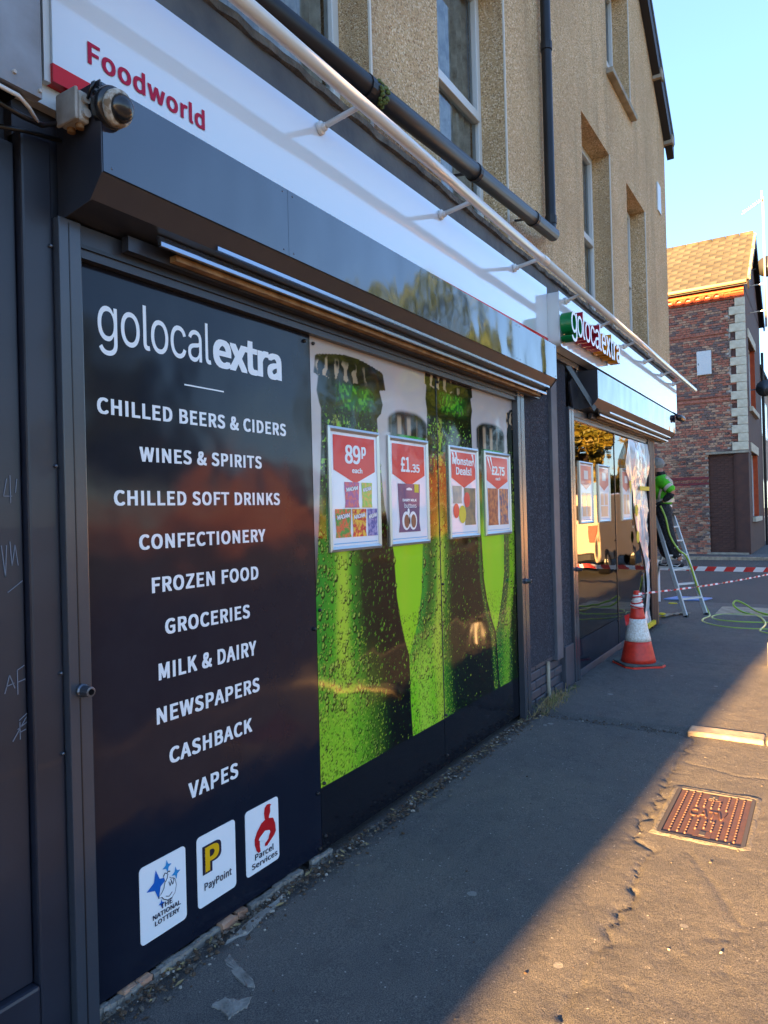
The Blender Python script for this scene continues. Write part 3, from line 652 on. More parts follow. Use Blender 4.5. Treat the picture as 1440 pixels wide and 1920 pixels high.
# light rail
T = thing('light_rail', 'white tubular light rail on short brackets above the fascia', 'light rail', (6, 1.68, 3.345))
MB().tube([(0.9, 1.68, 3.345), (4.95, 1.68, 3.346)], 0.029, 14).tube([(4.952, 1.68, 3.346), (11.84, 1.68, 3.343)], 0.029, 14).build('rail', 'white_rail', T, smooth=True)
MB().tube([(4.90, 1.68, 3.346), (5.0, 1.68, 3.346)], 0.032, 14).build('rail_joint', 'white_rail', T)
for x in (1.40, 2.61, 3.80, 4.98, 5.88, 6.9, 7.91, 8.92, 9.95, 10.8):
    yb = 1.917 if x < 5.5 else 1.818; zb = (3.30+0.012*(x-1.3)) if x < 5.5 else 3.30
    b = MB().tube([(x, yb-.005, zb), (x, 1.70, zb+.03), (x, 1.68, zb+.036)], [.014, .013, .013], 10).build('bracket', 'white_rail', T, smooth=True)
    MB().lathe([(.030, yb), (.030, yb-.012), (.019, yb-.016), (.018, yb-.034), (.014, yb-.036)], (x, 0, zb), 14, 'y').build('flange', 'white_rail', b)

# ================================================================== SHUTTERS
def shutter(label, x0, x1, g0, g1, g2, g3, seams, strips):
    T = thing('roller_shutter', label, 'shutter', ((x0+x1)/2, 1.9, 0), 'roller shutters over the shop windows')
    prof = [(1.762, 2.825), (1.762, 2.566), (1.816, 2.501), (1.94, 2.479), (1.965, 2.479), (1.965, 2.825)]
    MB().prism(prof, x0+.004, x1-.004, 'x').build('housing', 'charcoal_metal', T)
    ep = [(1.757, 2.832), (1.757, 2.563), (1.814, 2.495), (1.94, 2.473), (1.968, 2.473), (1.968, 2.832)]
    for x in (x0, x1-.004): MB().prism(ep, x, x+.004, 'x').build('end_plate', 'charcoal_metal', T)
    s = [x0+.005]+seams+[x1-.005]
    for a, b in zip(s[:-1], s[1:]):
        o = MB().box(a+.0008, b-.0008, 1.7562, 1.761, 2.568, 2.827).build('front_panel', 'fascia_dark', T)
        for xx in (a+.03, b-.03):
            for zz in (2.585, 2.81): MB().lathe([(.004, 1.7562), (.003, 1.754)], (xx, 0, zz), 8, 'y').build('rivet', 'steel_bolt', o)
    for a, b in ((g0, g1), (g2, g3)):
        p = MB().box(a, b, 1.932, 1.978, 0.0, 2.472).build('guide_rail', 'black_wood' if a > 9 else 'charcoal_post', T, bevel=0.003)
        MB().box(a+(b-a)*.42, a+(b-a)*.46, 1.9305, 1.934, 0.01, 2.46).build('rail_lip', 'black_plastic', p)
    MB().box(g1, g2, 1.945, 1.977, 2.372, 2.472).build('lintel', 'charcoal_metal', T)
    MB().box(g1, g2, 1.937, 1.9445, 2.40, 2.412).build('lintel_lip', 'black_plastic', T)
    a, b, w = strips
    MB().prism([(1.838, 2.452), (1.852, 2.452), (1.862, 2.480), (1.862, 2.492), (1.852, 2.492), (1.838, 2.468)], a, b, 'x').build('bottom_bar', 'aluminium', T, bevel=0.002)
    MB().box(a+.22, b-.04, 1.800, 1.812, 2.497, 2.511).build('seal_strip', 'aluminium', T)
    MB().box(a-.08, b+.01, 1.902, 1.935, 2.428, 2.476).build('slat_curtain', 'charcoal_metal', T)
    MB().box(a+.09, b-.06, 1.868, 1.90, 2.436, 2.456).build('timber_batten', 'wood_batten', T)
    MB().prism([(1.84, 2.487), (1.862, 2.487), (1.90, 2.456), (1.90, 2.44), (1.846, 2.47)], b, b+.02, 'x').build('end_stop', 'charcoal_metal', T)
    return T
SH1 = shutter('charcoal roller shutter housing over the drinks graphics window', 1.322, 5.41, 1.298, 1.374, 5.012, 5.148, [2.165, 3.4, 4.6], (1.605, 5.40, 0))
SH2 = shutter('charcoal roller shutter housing over the far taped window', 6.575, 10.5, 6.268, 6.405, 9.55, 9.915, [8.6], (6.95, 10.42, 0))
MB().bar((6.30, 1.955, 2.86), (6.62, 1.80, 2.47), 0.012, 0.05).build('stay_bar', 'charcoal_post', SH2)
MB().prism([(6.33, 2.70), (6.575, 2.86), (6.575, 2.478), (6.42, 2.478)], 1.94, 1.955, 'y').build('side_infill', 'charcoal_metal', SH2)
MB().box(5.5, 6.57, 1.93, 1.96, 2.845, 2.892).build('head_rail', 'charcoal_post', SH2)
MB().box(9.50, 9.549, 1.938, 1.977, .07, 2.37).build('inner_channel', 'dark_void', SH2)
MB().box(9.916, 9.96, 1.935, 1.975, 0, 2.47).build('timber_edge', 'wood_batten', SH2)
def bolt(x, z, s, parent):
    b = MB().lathe([(.02*s, 1.932), (.021*s, 1.922), (.017*s, 1.918), (.0155*s, 1.885), (.011*s, 1.884)], (x, 0, z), 12, 'y').build('lock_bolt', 'steel_bolt', parent, smooth=False)
    MB().lathe([(.009*s, 1.8835), (.009*s, 1.882)], (x, 0, z), 10, 'y').build('keyhole', 'dark_void', b)
bolt(1.336, 1.04, 1.0, SH1); bolt(5.08, 1.022, 1.0, SH1); bolt(6.38, 1.008, 1.0, SH2)
for z in (2.38, 1.72, 1.10, 0.86): MB().lathe([(.006, 1.958), (.005, 1.95), (.002, 1.948)], (1.285, 0, z), 8, 'y').build('fixing_screw', 'steel_bolt', N)

# ================================================================== CAMERAS AND BOXES
T = thing('dome_camera', 'dark dome security camera with peeling white ring on shutter corner', 'camera', (1.354, 1.74, 2.757))
ax = Vector((0.16, -0.95, -0.28)).normalized(); q = ax.to_track_quat('Z', 'Y').to_matrix().to_4x4(); q.translation = Vector((1.352, 1.757, 2.762))
def lathe_at(name, prof, mat, parent, n=24):
    b = MB().lathe(prof, (0, 0, 0), n); b.v = [tuple(q@Vector(v)) for v in b.v]; return b.build(name, mat, parent, smooth=True)
lathe_at('base', [(.058, -.012), (.059, .012), (.056, .022), (.05, .026)], 'smoked_dome', T)
lathe_at('ring', [(.05, .024), (.052, .034), (.049, .046), (.040, .048)], 'flaking_paint', T)
lathe_at('dome', [(.040, .046)]+[(.040*math.cos(R(a)), .046+.036*math.sin(R(a))) for a in (15, 30, 45, 60, 75, 88)], 'smoked_dome', T)
T = thing('junction_box', 'small pale grey junction box beside the dome camera', 'junction box', (1.28, 1.86, 2.72))
MB().box(1.282, 1.3205, 1.80, 1.89, 2.712, 2.802).build('box_body', 'grey_plastic', T, bevel=0.01, seg=3)
MB().box(1.270, 1.2818, 1.797, 1.893, 2.709, 2.805).build('lid', 'grey_plastic', T, bevel=0.008, seg=3)
for y, z in ((1.79, 2.775), (1.79, 2.735)): MB().lathe([(.013, 0.0), (.013, .012), (.009, .014)], (1.302, y-.002, z), 12, 'y').build('cable_gland', 'grey_plastic', T)
for y in (1.825, 1.865): MB().lathe([(.012, 2.70), (.012, 2.712), (.009, 2.6985)], (1.302, y, 0), 12).build('cable_gland', 'wood_batten', T)
MB().tube([(1.302, 1.785, 2.775), (1.295, 1.765, 2.79), (1.30, 1.758, 2.81), (1.315, 1.77, 2.825), (1.318, 1.80, 2.815)], 0.0045, 6).build('cable', 'black_plastic', T, smooth=True)
T = thing('bullet_camera', 'small black bullet security camera below the far fascia end', 'camera', (10.62, 1.74, 2.79))
MB().tube([(10.50, 1.72, 2.79), (10.56, 1.715, 2.79), (10.72, 1.70, 2.785), (10.76, 1.697, 2.784)], [.03, .045, .045, .038], 14).build('barrel', 'black_plastic', T, smooth=True)
MB().lathe([(.026, 0), (.02, .004)], (10.762, 1.697, 2.784), 12, 'x').build('lens', 'smoked_dome', T)
MB().tube([(10.6, 1.715, 2.80), (10.6, 1.74, 2.83), (10.6, 1.80, 2.87)], .014, 8).build('mount', 'black_plastic', T)

# ================================================================== SHOP WINDOW PANELS
YP = 1.98
T = thing('text_panel', 'black gloss window panel listing the shop services in white letters', 'window graphic', (1.97, 1.98, 0.03))
MB().box(1.33, 2.5685, YP, YP+.012, 0.03, 2.375).build('sheet', 'black_print', T)
LINES = [('CHILLED BEERS & CIDERS', 1.449, 2.387, 1.898, 1.952), ('WINES & SPIRITS', 1.611, 2.226, 1.751, 1.803), ('CHILLED SOFT DRINKS', 1.504, 2.335, 1.601, 1.653),
         ('CONFECTIONERY', 1.6, 2.237, 1.450, 1.503), ('FROZEN FOOD', 1.649, 2.189, 1.298, 1.353), ('GROCERIES', 1.702, 2.133, 1.148, 1.203), ('MILK & DAIRY', 1.669, 2.165, .994, 1.052),
         ('NEWSPAPERS', 1.656, 2.179, .843, .901), ('CASHBACK', 1.707, 2.129, .692, .749), ('VAPES', 1.79, 2.044, .537, .597)]
for s, a, b, c, d in LINES: words('lettering', s, 'vinyl_white', a, b, c, d, 1.9785, T, 0.030, 1.06, 4)
text('lettering', 'golocal', 'vinyl_white', 1.459, 1.955, 2.092, 2.291, 1.9785, T, 0.0, 0.96, 5)
text('lettering', 'extra', 'vinyl_white', 1.966, 2.368, 2.133, 2.270, 1.9785, T, 0.028, 0.98, 5)
MB().box(1.819, 2.018, 1.9783, 1.9795, 2.0405, 2.0455).build('rule', 'vinyl_white', T)
for x, z in ((2.53, 2.34), (2.55, 1.04), (2.545, 0.30), (2.55, 0.05), (1.39, 1.14), (1.39, .28)):
    MB().lathe([(.008, YP), (.0085, YP-.006), (.006, YP-.012), (.003, YP-.013)], (x, 0, z), 10, 'y').build('screw_cap', 'black_plastic', T)
def card(x0, x1, z0, z1):
    return MB().prism(rrect(x0, x1, z0, z1, .016), 1.9772, 1.9792, 'y').build('service_card', 'vinyl_white', T)
def star(cx, cz, r, mat, par, y=1.9755, k=.38, rot=0.0):
    pts = []
    for i in range(8):
        a = R(45*i)+rot; rr_ = r if i % 2 == 0 else r*k; pts.append((cx+rr_*math.cos(a), cz+rr_*1.15*math.sin(a)))
    return poly('star', pts, mat, y, par)
M('blue_a', (0, 96, 184), 0.4); M('blue_b', (36, 140, 200), 0.4); M('ink_navy', (26, 20, 48), 0.4); M('pay_yellow', (232, 178, 10), 0.4); M('parcel_red', (186, 8, 24), 0.4)
cx0, cx1, cz0, cz1 = 1.566, 1.767, .125, .385; cw, chh = cx1-cx0, cz1-cz0
U = lambda u: cx0+cw*u
V = lambda v: cz0+chh*v
c1 = card(cx0, cx1, cz0, cz1)
star(U(.36), V(.68), .046, 'blue_a', c1, rot=.12); star(U(.58), V(.85), .020, 'blue_b', c1, rot=.1); star(U(.77), V(.70), .020, 'blue_b', c1, rot=.1); star(U(.44), V(.405), .013, 'blue_a', c1)
hand = [(.40, .52), (.44, .53), (.50, .58), (.53, .66), (.50, .74), (.53, .77), (.57, .75), (.60, .77), (.64, .755), (.62, .69), (.66, .66), (.70, .65), (.74, .62), (.76, .54), (.73, .45), (.66, .41), (.57, .41), (.49, .45), (.45, .49), (.39, .495)]
hp = [(U(a), V(b)) for a, b in hand]; hcx, hcz = U(.6), V(.56)
poly('hand_outline', [(hcx+(x-hcx)*1.09, hcz+(z-hcz)*1.07) for x, z in hp], 'ink_navy', 1.9752, c1); poly('hand', hp, 'vinyl_white', 1.9745, c1)
ln = MB()
for pts in ([(.53, .66), (.57, .70), (.585, .75)], [(.60, .64), (.63, .575), (.66, .63), (.64, .66)], [(.66, .63), (.685, .575), (.715, .62), (.70, .645)], [(.53, .47), (.60, .445), (.67, .48)]):
    for (a, b), (c, d) in zip(pts[:-1], pts[1:]): ln.bar((U(a), 1.974, V(b)), (U(c), 1.974, V(d)), .0022, .0012, (0, 1, 0))
ln.build('hand_lines', 'ink_navy', c1)
for s, a, b, v in (('THE', .42, .68, .335), ('NATIONAL', .25, .86, .245), ('LOTTERY', .29, .83, .155)): text('card_lettering', s, 'ink_navy', U(a), U(b), V(v), V(v)+.0165, 1.9755, c1, 0.02, 1.0, 2)
cx0, cx1 = 1.821, 2.018; c2 = card(cx0, cx1, cz0, cz1); cw = cx1-cx0
p0 = text_data('P', 0, 0, 6); PW, PH = max(v.co.x for v in p0.vertices), max(v.co.y for v in p0.vertices); PX = min(v.co.x for v in p0.vertices)
def thickP(x0, x1, z0, z1, mat, y, grow):
    me = text_data('P', .02+grow, 0, 6); n = len(me.vertices); co = np.empty(n*3); me.vertices.foreach_get('co', co); co = co.reshape(-1, 3)
    out = np.stack([x0+(co[:, 0]-PX)*(x1-x0)/(PW-PX), y-co[:, 2]*.01, z0+co[:, 1]*(z1-z0)/PH], 1)
    me.vertices.foreach_set('co', out.ravel().astype(np.float32)); me.materials.clear(); me.materials.append(MATS[mat]); link('logo_letter', me, c2)
thickP(U(.22), U(.52), V(.48), V(.80), 'ink_navy', 1.9757, .085); thickP(U(.22), U(.52), V(.48), V(.80), 'pay_yellow', 1.9745, .014)
text('card_lettering', 'PayPoint', 'ink_navy', U(.16), U(.87), V(.185), V(.325), 1.9755, c2, 0.016, 1.02, 3)
cx0, cx1 = 2.075, 2.273; c3 = card(cx0, cx1, cz0, cz1); cw = cx1-cx0
PV = lambda pts: [(U(a), V(b)) for a, b in pts]
poly('courier_head', PV([(.56, .76), (.55, .84), (.57, .92), (.64, .955), (.73, .945), (.78, .915), (.74, .91), (.74, .82), (.70, .765), (.69, .73), (.58, .735)]), 'parcel_red', 1.9755, c3)
poly('courier_body', PV([(.58, .738), (.69, .73), (.82, .70), (.88, .60), (.90, .47), (.84, .42), (.62, .32), (.55, .33), (.56, .37), (.66, .41), (.72, .50), (.45, .50), (.40, .46), (.40, .36), (.42, .29), (.36, .28), (.30, .33), (.25, .44), (.25, .52), (.33, .62), (.46, .71)]), 'parcel_red', 1.9753, c3)
poly('parcel', PV([(.36, .475), (.54, .42), (.72, .50), (.70, .54), (.56, .57), (.40, .51)]), 'vinyl_white', 1.9746, c3)
text('card_lettering', 'Parcel', 'ink_navy', U(.25), U(.82), V(.195), V(.295), 1.9755, c3, 0.016, 1.02, 3); text('card_lettering', 'Services', 'ink_navy', U(.15), U(.93), V(.075), V(.165), 1.9755, c3, 0.016, 1.02, 3)

# ---- bottle graphics: the printed picture is held as colours on a fine grid of the sheet
xs = np.arange(2.572, 5.0905, 0.0050); zs = np.arange(0.03, 2.3765, 0.0042)
GX, GZ = np.meshgrid(xs, zs, indexing='ij')
def K(*c): return np.array(lin(c))
def ip(z, pts): pts = sorted(pts); return np.interp(z, [p[0] for p in pts], [p[1] for p in pts])
def sstep(a, b, x): t = np.clip((x-a)/(b-a), 0, 1); return t*t*(3-2*t)
def mixk(img, col, a): img += (col-img)*a[..., None]
nf = vnoise(GX, GZ, 70, 21); nm = vnoise(GX, GZ, 28, 22); nl = vnoise(GX, GZ, 6, 23)
img = np.zeros(GX.shape+(3,)); img += K(196, 186, 182); mixk(img, K(170, 150, 140), sstep(2.1, 2.38, GZ)*.6)
mixk(img, K(40, 36, 28), sstep(1.75, 1.2, GZ))
def blur_bottle(l, r, zc0, zc1):
    e = 0.02; c = (l+r)/2; w = (r-l)/2
    half = np.where(GZ > zc0, w, w*.93+np.clip(1.6-GZ, 0, 2)*.35)
    zt = zc1-.05*(np.abs(GX-c)/w)**3
    a = sstep(half+e, half-e, np.abs(GX-c))*sstep(zt+.014, zt-.014, GZ)
    u = (GX-c)/np.maximum(half, .01)
    col = np.zeros_like(img); col += K(12, 40, 22)
    mixk(col, K(40, 190, 60), sstep(zc0+.01, zc0-.02, GZ)*sstep(zc0-.11, zc0-.05, GZ)*sstep(1.0, .3, np.abs(u-.15)))
    mixk(col, K(30, 150, 50), sstep(zc0-.12, zc0-.3, GZ)*.7)
    mixk(col, K(160, 218, 28), sstep(1.6, 1.35, GZ)); mixk(col, K(40, 170, 30), sstep(1.6, 1.35, GZ)*sstep(.25, .8, u)*.8); mixk(col, K(180, 215, 40), sstep(1.5, 1.3, GZ)*sstep(.3, .0, np.abs(u+.25))*.5)
    cap = (GZ > zc0); mixk(col, K(20, 20, 22), cap*1.0)
    st = np.clip(np.sin((u+.1)*13)*1.6, 0, 1)*sstep(.75, .5, np.abs(u+.2))*(GZ > zc0)*sstep(zc1-.02, zc1-.05, GZ)
    mixk(col, K(190, 160, 126), st*.8)
    img[...] = img+(col-img)*a[..., None]
blur_bottle(3.24, 3.675, 1.99, 2.12); blur_bottle(4.37, 4.85, 1.98, 2.163)
DROPS = []
def bottle(le, re, zcap0, zcap1, kind, seed):
    l = ip(GZ, le); r = ip(GZ, re); ztop = zcap1-0.05*((GX-(l+r)/2)/((r-l)/2+1e-6))**2*0.7
    a = sstep(l-.004, l+.004, GX)*sstep(r+.004, r-.004, GX)*(GZ < ztop)
    u = np.clip((GX-l)/(r-l), 0, 1); rg = np.random.default_rng(seed)
    col = np.zeros_like(img); col += K(10, 24, 12)
    body = sstep(zcap0-.05, zcap0-.35, GZ)
    ring = sstep(zcap0+.0, zcap0-.03, GZ)*sstep(zcap0-.16, zcap0-.10, GZ)
    mixk(col, K(18, 116, 40), ring*sstep(.38, .1, np.abs(u-.58))*(.35+.9*nf)); mixk(col, K(120, 210, 40), ring*(nf > .62)*sstep(.35, .1, np.abs(u-.55))*.45)
    neck = sstep(zcap0-.16, zcap0-.2, GZ)*sstep(zcap0-.75, zcap0-.45, GZ)
    mixk(col, K(28, 70, 40), neck*sstep(.3, .1, np.abs(u-.45))*nm); mixk(col, K(170, 180, 70), neck*sstep(.09, .03, np.abs(u-.25))*(nf > .45)*.7); mixk(col, K(140, 200, 60), neck*(nf > .80)*.8)
    low = sstep(1.75, 1.25, GZ)
    if kind == 1:
        mixk(col, K(16, 60, 22), low*sstep(.75, .2, u)*.9); mixk(col, K(40, 160, 44), low*sstep(.17, .03, u)*(.55+.45*nm))
        mixk(col, K(80, 178, 34), low*sstep(.30, .06, np.abs(u-.27))*.85); mixk(col, K(188, 212, 56), low*sstep(.12, .02, np.abs(u-.29-.02*nl))*(.95-.35*sstep(.9, .6, GZ)))
        lo = sstep(1.0, .45, GZ); mixk(col, K(128, 190, 32), lo*sstep(.80, .25, u)*(.7+.3*nl)); mixk(col, K(176, 210, 50), sstep(.7, .38, GZ)*sstep(.55, .0, u)*.75)
        mixk(col, K(10, 10, 8), sstep(.62, .88, u)*low*.9)
    elif kind == 3:
        mixk(col, K(18, 50, 20), low*sstep(.6, .1, u)*.8); mixk(col, K(60, 165, 44), low*sstep(.14, .02, u)*(.6+.4*nm)); mixk(col, K(90, 170, 34), low*sstep(.2, .04, np.abs(u-.26))*.8)
        mixk(col, K(200, 212, 60), low*sstep(.085, .015, np.abs(u-.27))*.9); lo = sstep(.95, .6, GZ); mixk(col, K(140, 212, 30), lo*sstep(.33, .18, u)*.95); mixk(col, K(196, 224, 70), lo*sstep(.10, .02, np.abs(u-.13))*.5)
        mixk(col, K(12, 12, 9), sstep(.45, .75, u)*low*.85); mixk(col, K(60, 120, 34), low*sstep(.045, .0, np.abs(u-.95))*.7)
    else:
        mixk(col, K(150, 205, 30), low*sstep(.10, .03, np.abs(u-.19))*.9); mixk(col, K(24, 110, 44), low*sstep(.1, .0, np.abs(u-.06))*.8); lo = sstep(.95, .6, GZ); mixk(col, K(60, 140, 34), lo*sstep(.4, .1, u)*.7)
    cap = (GZ > zcap0+.004*np.sin(u*70)); mixk(col, K(14, 14, 16), cap*1.0)
    if zcap1 < 2.6:
        st = (np.sin(u*46+3*nm) > .25)*sstep(.62, .45, np.abs(u-.3)*1.25)*cap*sstep(zcap1-.025, zcap1-.06, GZ)*sstep(.25, .55, nm+.2*(u < .5))
        mixk(col, K(206, 176, 140), st*(.9-.6*u))
    img[...] = img+(col-img)*a[..., None]
    for k in range(2300):
        z = 0.32+1.75*rg.random()**1.2; uu = rg.random()**1.15
        ll, r2 = float(ip(np.array([z]), le)[0]), float(ip(np.array([z]), re)[0])
        DROPS.append((ll+(r2-ll)*uu, z, (.003+.0105*rg.random()**3.2)*(1.15 if .6 < z < 1.5 else .7), ll, r2))
BL1 = [(2.345, 2.70), (2.29, 2.61), (2.21, 2.596), (2.2, 2.63), (2.13, 2.615), (2.08, 2.63), (2.05, 2.645), (1.9, 2.64), (1.6, 2.615), (1.34, 2.59), (1.0, 2.55), (.3, 2.5)]
BR1 = [(2.345, 3.12), (2.29, 3.20), (2.21, 3.22), (2.2, 3.16), (2.13, 3.19), (2.08, 3.17), (2.05, 3.13), (1.9, 3.14), (1.6, 3.18), (1.34, 3.265), (1.1, 3.285), (.95, 3.325), (.85, 3.36), (.77, 3.40), (.5, 3.42), (.3, 3.42)]
BL3 = [(2.4, 3.66), (2.31, 3.65), (2.30, 3.68), (2.22, 3.665), (2.16, 3.68), (1.9, 3.67), (1.6, 3.63), (1.34, 3.585), (1.1, 3.56), (.95, 3.51), (.85, 3.46), (.77, 3.405), (.5, 3.405), (.3, 3.42)]
BR3 = [(2.4, 4.31), (2.31, 4.32), (2.30, 4.29), (2.22, 4.31), (2.16, 4.29), (1.9, 4.30), (1.6, 4.34), (1.37, 4.41), (1.1, 4.43), (.95, 4.475), (.8, 4.55), (.71, 4.61), (.3, 4.66)]
BL5 = [(2.29, 4.96), (2.27, 4.90), (2.2, 4.895), (2.18, 4.92), (2.1, 4.9), (2.0, 4.91), (1.78, 4.88), (1.36, 4.80), (1.1, 4.785), (.95, 4.735), (.8, 4.665), (.71, 4.61), (.3, 4.57)]
BR5 = [(2.4, 5.5), (.3, 5.6)]
bottle(BL1, BR1, 2.205, 2.335, 1, 1); bottle(BL5, BR5, 2.16, 2.33, 5, 5); bottle(BL3, BR3, 2.30, 2.43, 3, 3)
lum = lambda c: c.mean(-1)
for (x, z, r, ll, r2) in DROPS:
    i0 = np.searchsorted(xs, x-r*1.3); i1 = np.searchsorted(xs, x+r*1.3); j0 = np.searchsorted(zs, z-r*1.7); j1 = np.searchsorted(zs, z+r*1.7)
    if i1 <= i0 or j1 <= j0: continue
    if ll < 3.0 and x > 3.40 and z < .8: continue
    sx = (GX[i0:i1, j0:j1]-x)/r; sz = (GZ[i0:i1, j0:j1]-z)/(r*1.35); d = np.hypot(sx, sz); p = img[i0:i1, j0:j1]
    inn = (d < .62)*1.0; rim = (d >= .62)*(d < 1.15)*1.0; dark = p.mean() < .05
    if dark:
        p += (K(110, 190, 40)*(.25+.75*((sx-sz) < 0))[..., None]-p)*(inn*.32)[..., None]
    else:
        p *= (1-.85*rim*(.25+.75*((sx-sz) > -.2)))[..., None]; p += (K(214, 228, 96)-p)*(inn*.45*((sx-sz) < .3))[..., None]
mm = ((GZ < 1.0) & (GZ > .31)); sp = (vnoise(GX, GZ, 120, 31) > .72)*mm*(img.mean(-1) > .02); mixk(img, K(22, 50, 14), sp*.6); sp = (vnoise(GX, GZ, 120, 33) > .8)*mm*(img.mean(-1) > .02); mixk(img, K(190, 215, 60), sp*.6)
img[GZ < .313] = K(21, 23, 30); img = np.clip(img, 0, 1)
ks = int(np.searchsorted(xs, 3.80)); P3 = np.stack([GX, np.full_like(GX, YP), GZ], -1)
for a, b, lab in ((0, ks, 'green beer bottle graphic panel beside the black text panel'), (ks, len(xs), 'green beer bottle graphic panel next to the dark pillar')):
    T = thing('bottle_panel', lab, 'window graphic', (float(xs[a:b].mean()), 1.98, .03), 'bottle graphic panels')
    link('printed_sheet', grid_mesh('printed_sheet', P3[a:b], 'bottle_print', img[a:b]), T)
    x0, x1 = float(xs[a]), float(xs[b-1]); MB().box(x0, x1, YP+.0015, YP+.012, .03, 2.376).build('backing_board', 'black_plastic', T)
    if a == 0:
        MB().box(x1+.001, x1+.0042, YP-.004, YP+.012, .31, 2.376).build('joint_strip', 'charcoal_post', T)
    for z in (2.34, 1.12, .33, .09):
        xx = (x0+.02 if a == 0 else x0+.015); MB().lathe([(.008, YP), (.0085, YP-.006), (.006, YP-.012), (.003, YP-.013)], (xx, 0, z), 10, 'y').build('screw_cap', 'black_plastic', T)

# ---- poster frames
def frame_poster(label, x0, x1, z0, z1, y, group):
    T = thing('poster_frame', label, 'poster', ((x0+x1)/2, y, z0), group); w = .024; F = MB()
    for q in ([(x0, z0), (x1, z0), (x1-w, z0+w), (x0+w, z0+w)], [(x1, z0), (x1, z1), (x1-w, z1-w), (x1-w, z0+w)], [(x1, z1), (x0, z1), (x0+w, z1-w), (x1-w, z1-w)], [(x0, z1), (x0, z0), (x0+w, z0+w), (x0+w, z1-w)]):
        (a, b), (c, d), (e, f_), (g_, h) = q; mx_, mz_ = (a+g_)/2, (b+h)/2; nx_, nz_ = (c+e)/2, (d+f_)/2
        F.add([(a, y, b), (c, y, d), (e, y, f_), (g_, y, h), (a, y-.010, b), (c, y-.010, d), (nx_, y-.016, nz_), (mx_, y-.016, mz_), (e, y-.007, f_), (g_, y-.007, h)],
              [(0, 1, 5, 4), (4, 5, 6, 7), (7, 6, 8, 9), (9, 8, 2, 3), (0, 3, 2, 1)])
    F.build('snap_frame', 'alu_frame', T)
    s = MB().box(x0+w*.8, x1-w*.8, y-.0035, y-.001, z0+w*.8, z1-w*.8).build('paper_sheet', 'paper', T)
    X = lambda u: x0+(x1-x0)*u
    Zf = lambda v: z0+(z1-z0)*v
    MB().box(X(.08), X(.92), y-.0045, y-.004, Zf(.058), Zf(.066)).build('blue_rule', M('rule_blue', (120, 180, 220), .5), s)
    return T, s, X, Zf, y
M('pk_magenta', (150, 40, 140), .4, coat=.4, var=(60, (210, 70, 90), 3, .1)); M('pk_lime', (130, 190, 50), .4, coat=.4, var=(60, (220, 170, 60), 3, .1)); M('pk_green', (70, 150, 60), .4, coat=.4, var=(60, (230, 100, 60), 3, .08))
M('pk_red', (205, 30, 40), .4, coat=.4, var=(60, (240, 190, 60), 3, .08)); M('pk_blue', (70, 84, 160), .4, coat=.4, var=(60, (150, 150, 200), 3, .08)); M('pk_purple', (78, 50, 110), .4, coat=.4)
M('choc', (140, 84, 54), .5); M('pk_yellow', (226, 200, 40), .5); M('pk_brown', (120, 44, 40), .45, coat=.4, var=(30, (190, 110, 60), 3, .12)); M('pk_navy', (48, 62, 110), .45, coat=.4, var=(30, (210, 140, 80), 3, .12)); M('pk_grey', (96, 94, 84), .5, var=(20, (150, 130, 90))); M('pk_sand', (206, 186, 160), .5, var=(20, (170, 160, 150)))
M('pale_red', (226, 140, 128), .5, coat=.6); M('pale_orange', (236, 196, 160), .5, coat=.6); M('pale_white', (240, 232, 224), .5, coat=.6)  # pale tones carry the window reflection's wash in the poster colours
def flag(s, X, Z, y, mat='poster_red', u0=.10, u1=.90, v0=.655, v1=.935, tip=.55):
    return poly('red_flag', [(X(u0), Z(v1)), (X(u1), Z(v1)), (X(u1), Z(v0)), (X(.5), Z(tip)), (X(u0), Z(v0))], mat, y-.0045, s)
def packet(s, X, Z, y, u0, u1, v0, v1, mat, word=None, dy=.0052):
    e = (u1-u0)*.05; pts = [(u0, v0), (u1, v0), (u1-e, v0+(v1-v0)*.2), (u1-e*.3, v0+(v1-v0)*.6), (u1+e*.2, v1), (u0-e*.2, v1), (u0+e*.3, v0+(v1-v0)*.6), (u0+e, v0+(v1-v0)*.2)]
    p = poly('packet_picture', [(X(a), Z(b)) for a, b in pts], mat, y-dy, s)
    if word: text('packet_lettering', word, 'ink_navy', X(u0+.12*(u1-u0)), X(u1-.1*(u1-u0)), Z(v0+.66*(v1-v0)), Z(v0+.82*(v1-v0)), y-dy-.0003, p, 0.09, .95, 2, slope=.012); text('packet_lettering', word, 'vinyl_white', X(u0+.12*(u1-u0)), X(u1-.1*(u1-u0)), Z(v0+.66*(v1-v0)), Z(v0+.82*(v1-v0)), y-dy-.0006, p, 0.03, .95, 2, slope=.012)
    return p
GRP = 'price posters in silver snap frames'
T, s, X_, Z_, y = frame_poster('silver framed poster priced 89p each with five sweet packets', 2.679, 3.131, 1.378, 1.975, 1.979, GRP)
f = flag(s, X_, Z_, y); text('price', '89', 'vinyl_white', X_(.31), X_(.61), Z_(.71), Z_(.865), y-.0055, f, .022, .98, 5); text('price', 'p', 'vinyl_white', X_(.63), X_(.72), Z_(.76), Z_(.86), y-.0055, f, .035); text('price', 'each', 'vinyl_white', X_(.44), X_(.64), Z_(.635), Z_(.68), y-.0055, f, .03)
for a, b, c, d, m in ((.29, .57, .35, .56, 'pk_magenta'), (.62, .83, .35, .56, 'pk_lime'), (.11, .40, .11, .34, 'pk_green'), (.425, .70, .11, .34, 'pk_red'), (.725, .93, .11, .34, 'pk_blue')): packet(s, X_, Z_, y, a, b, c, d, m, 'MAOAM')
T, s, X_, Z_, y = frame_poster('silver framed poster priced £1.35 with a purple chocolate bag', 3.216, 3.664, 1.378, 1.972, 1.979, GRP)
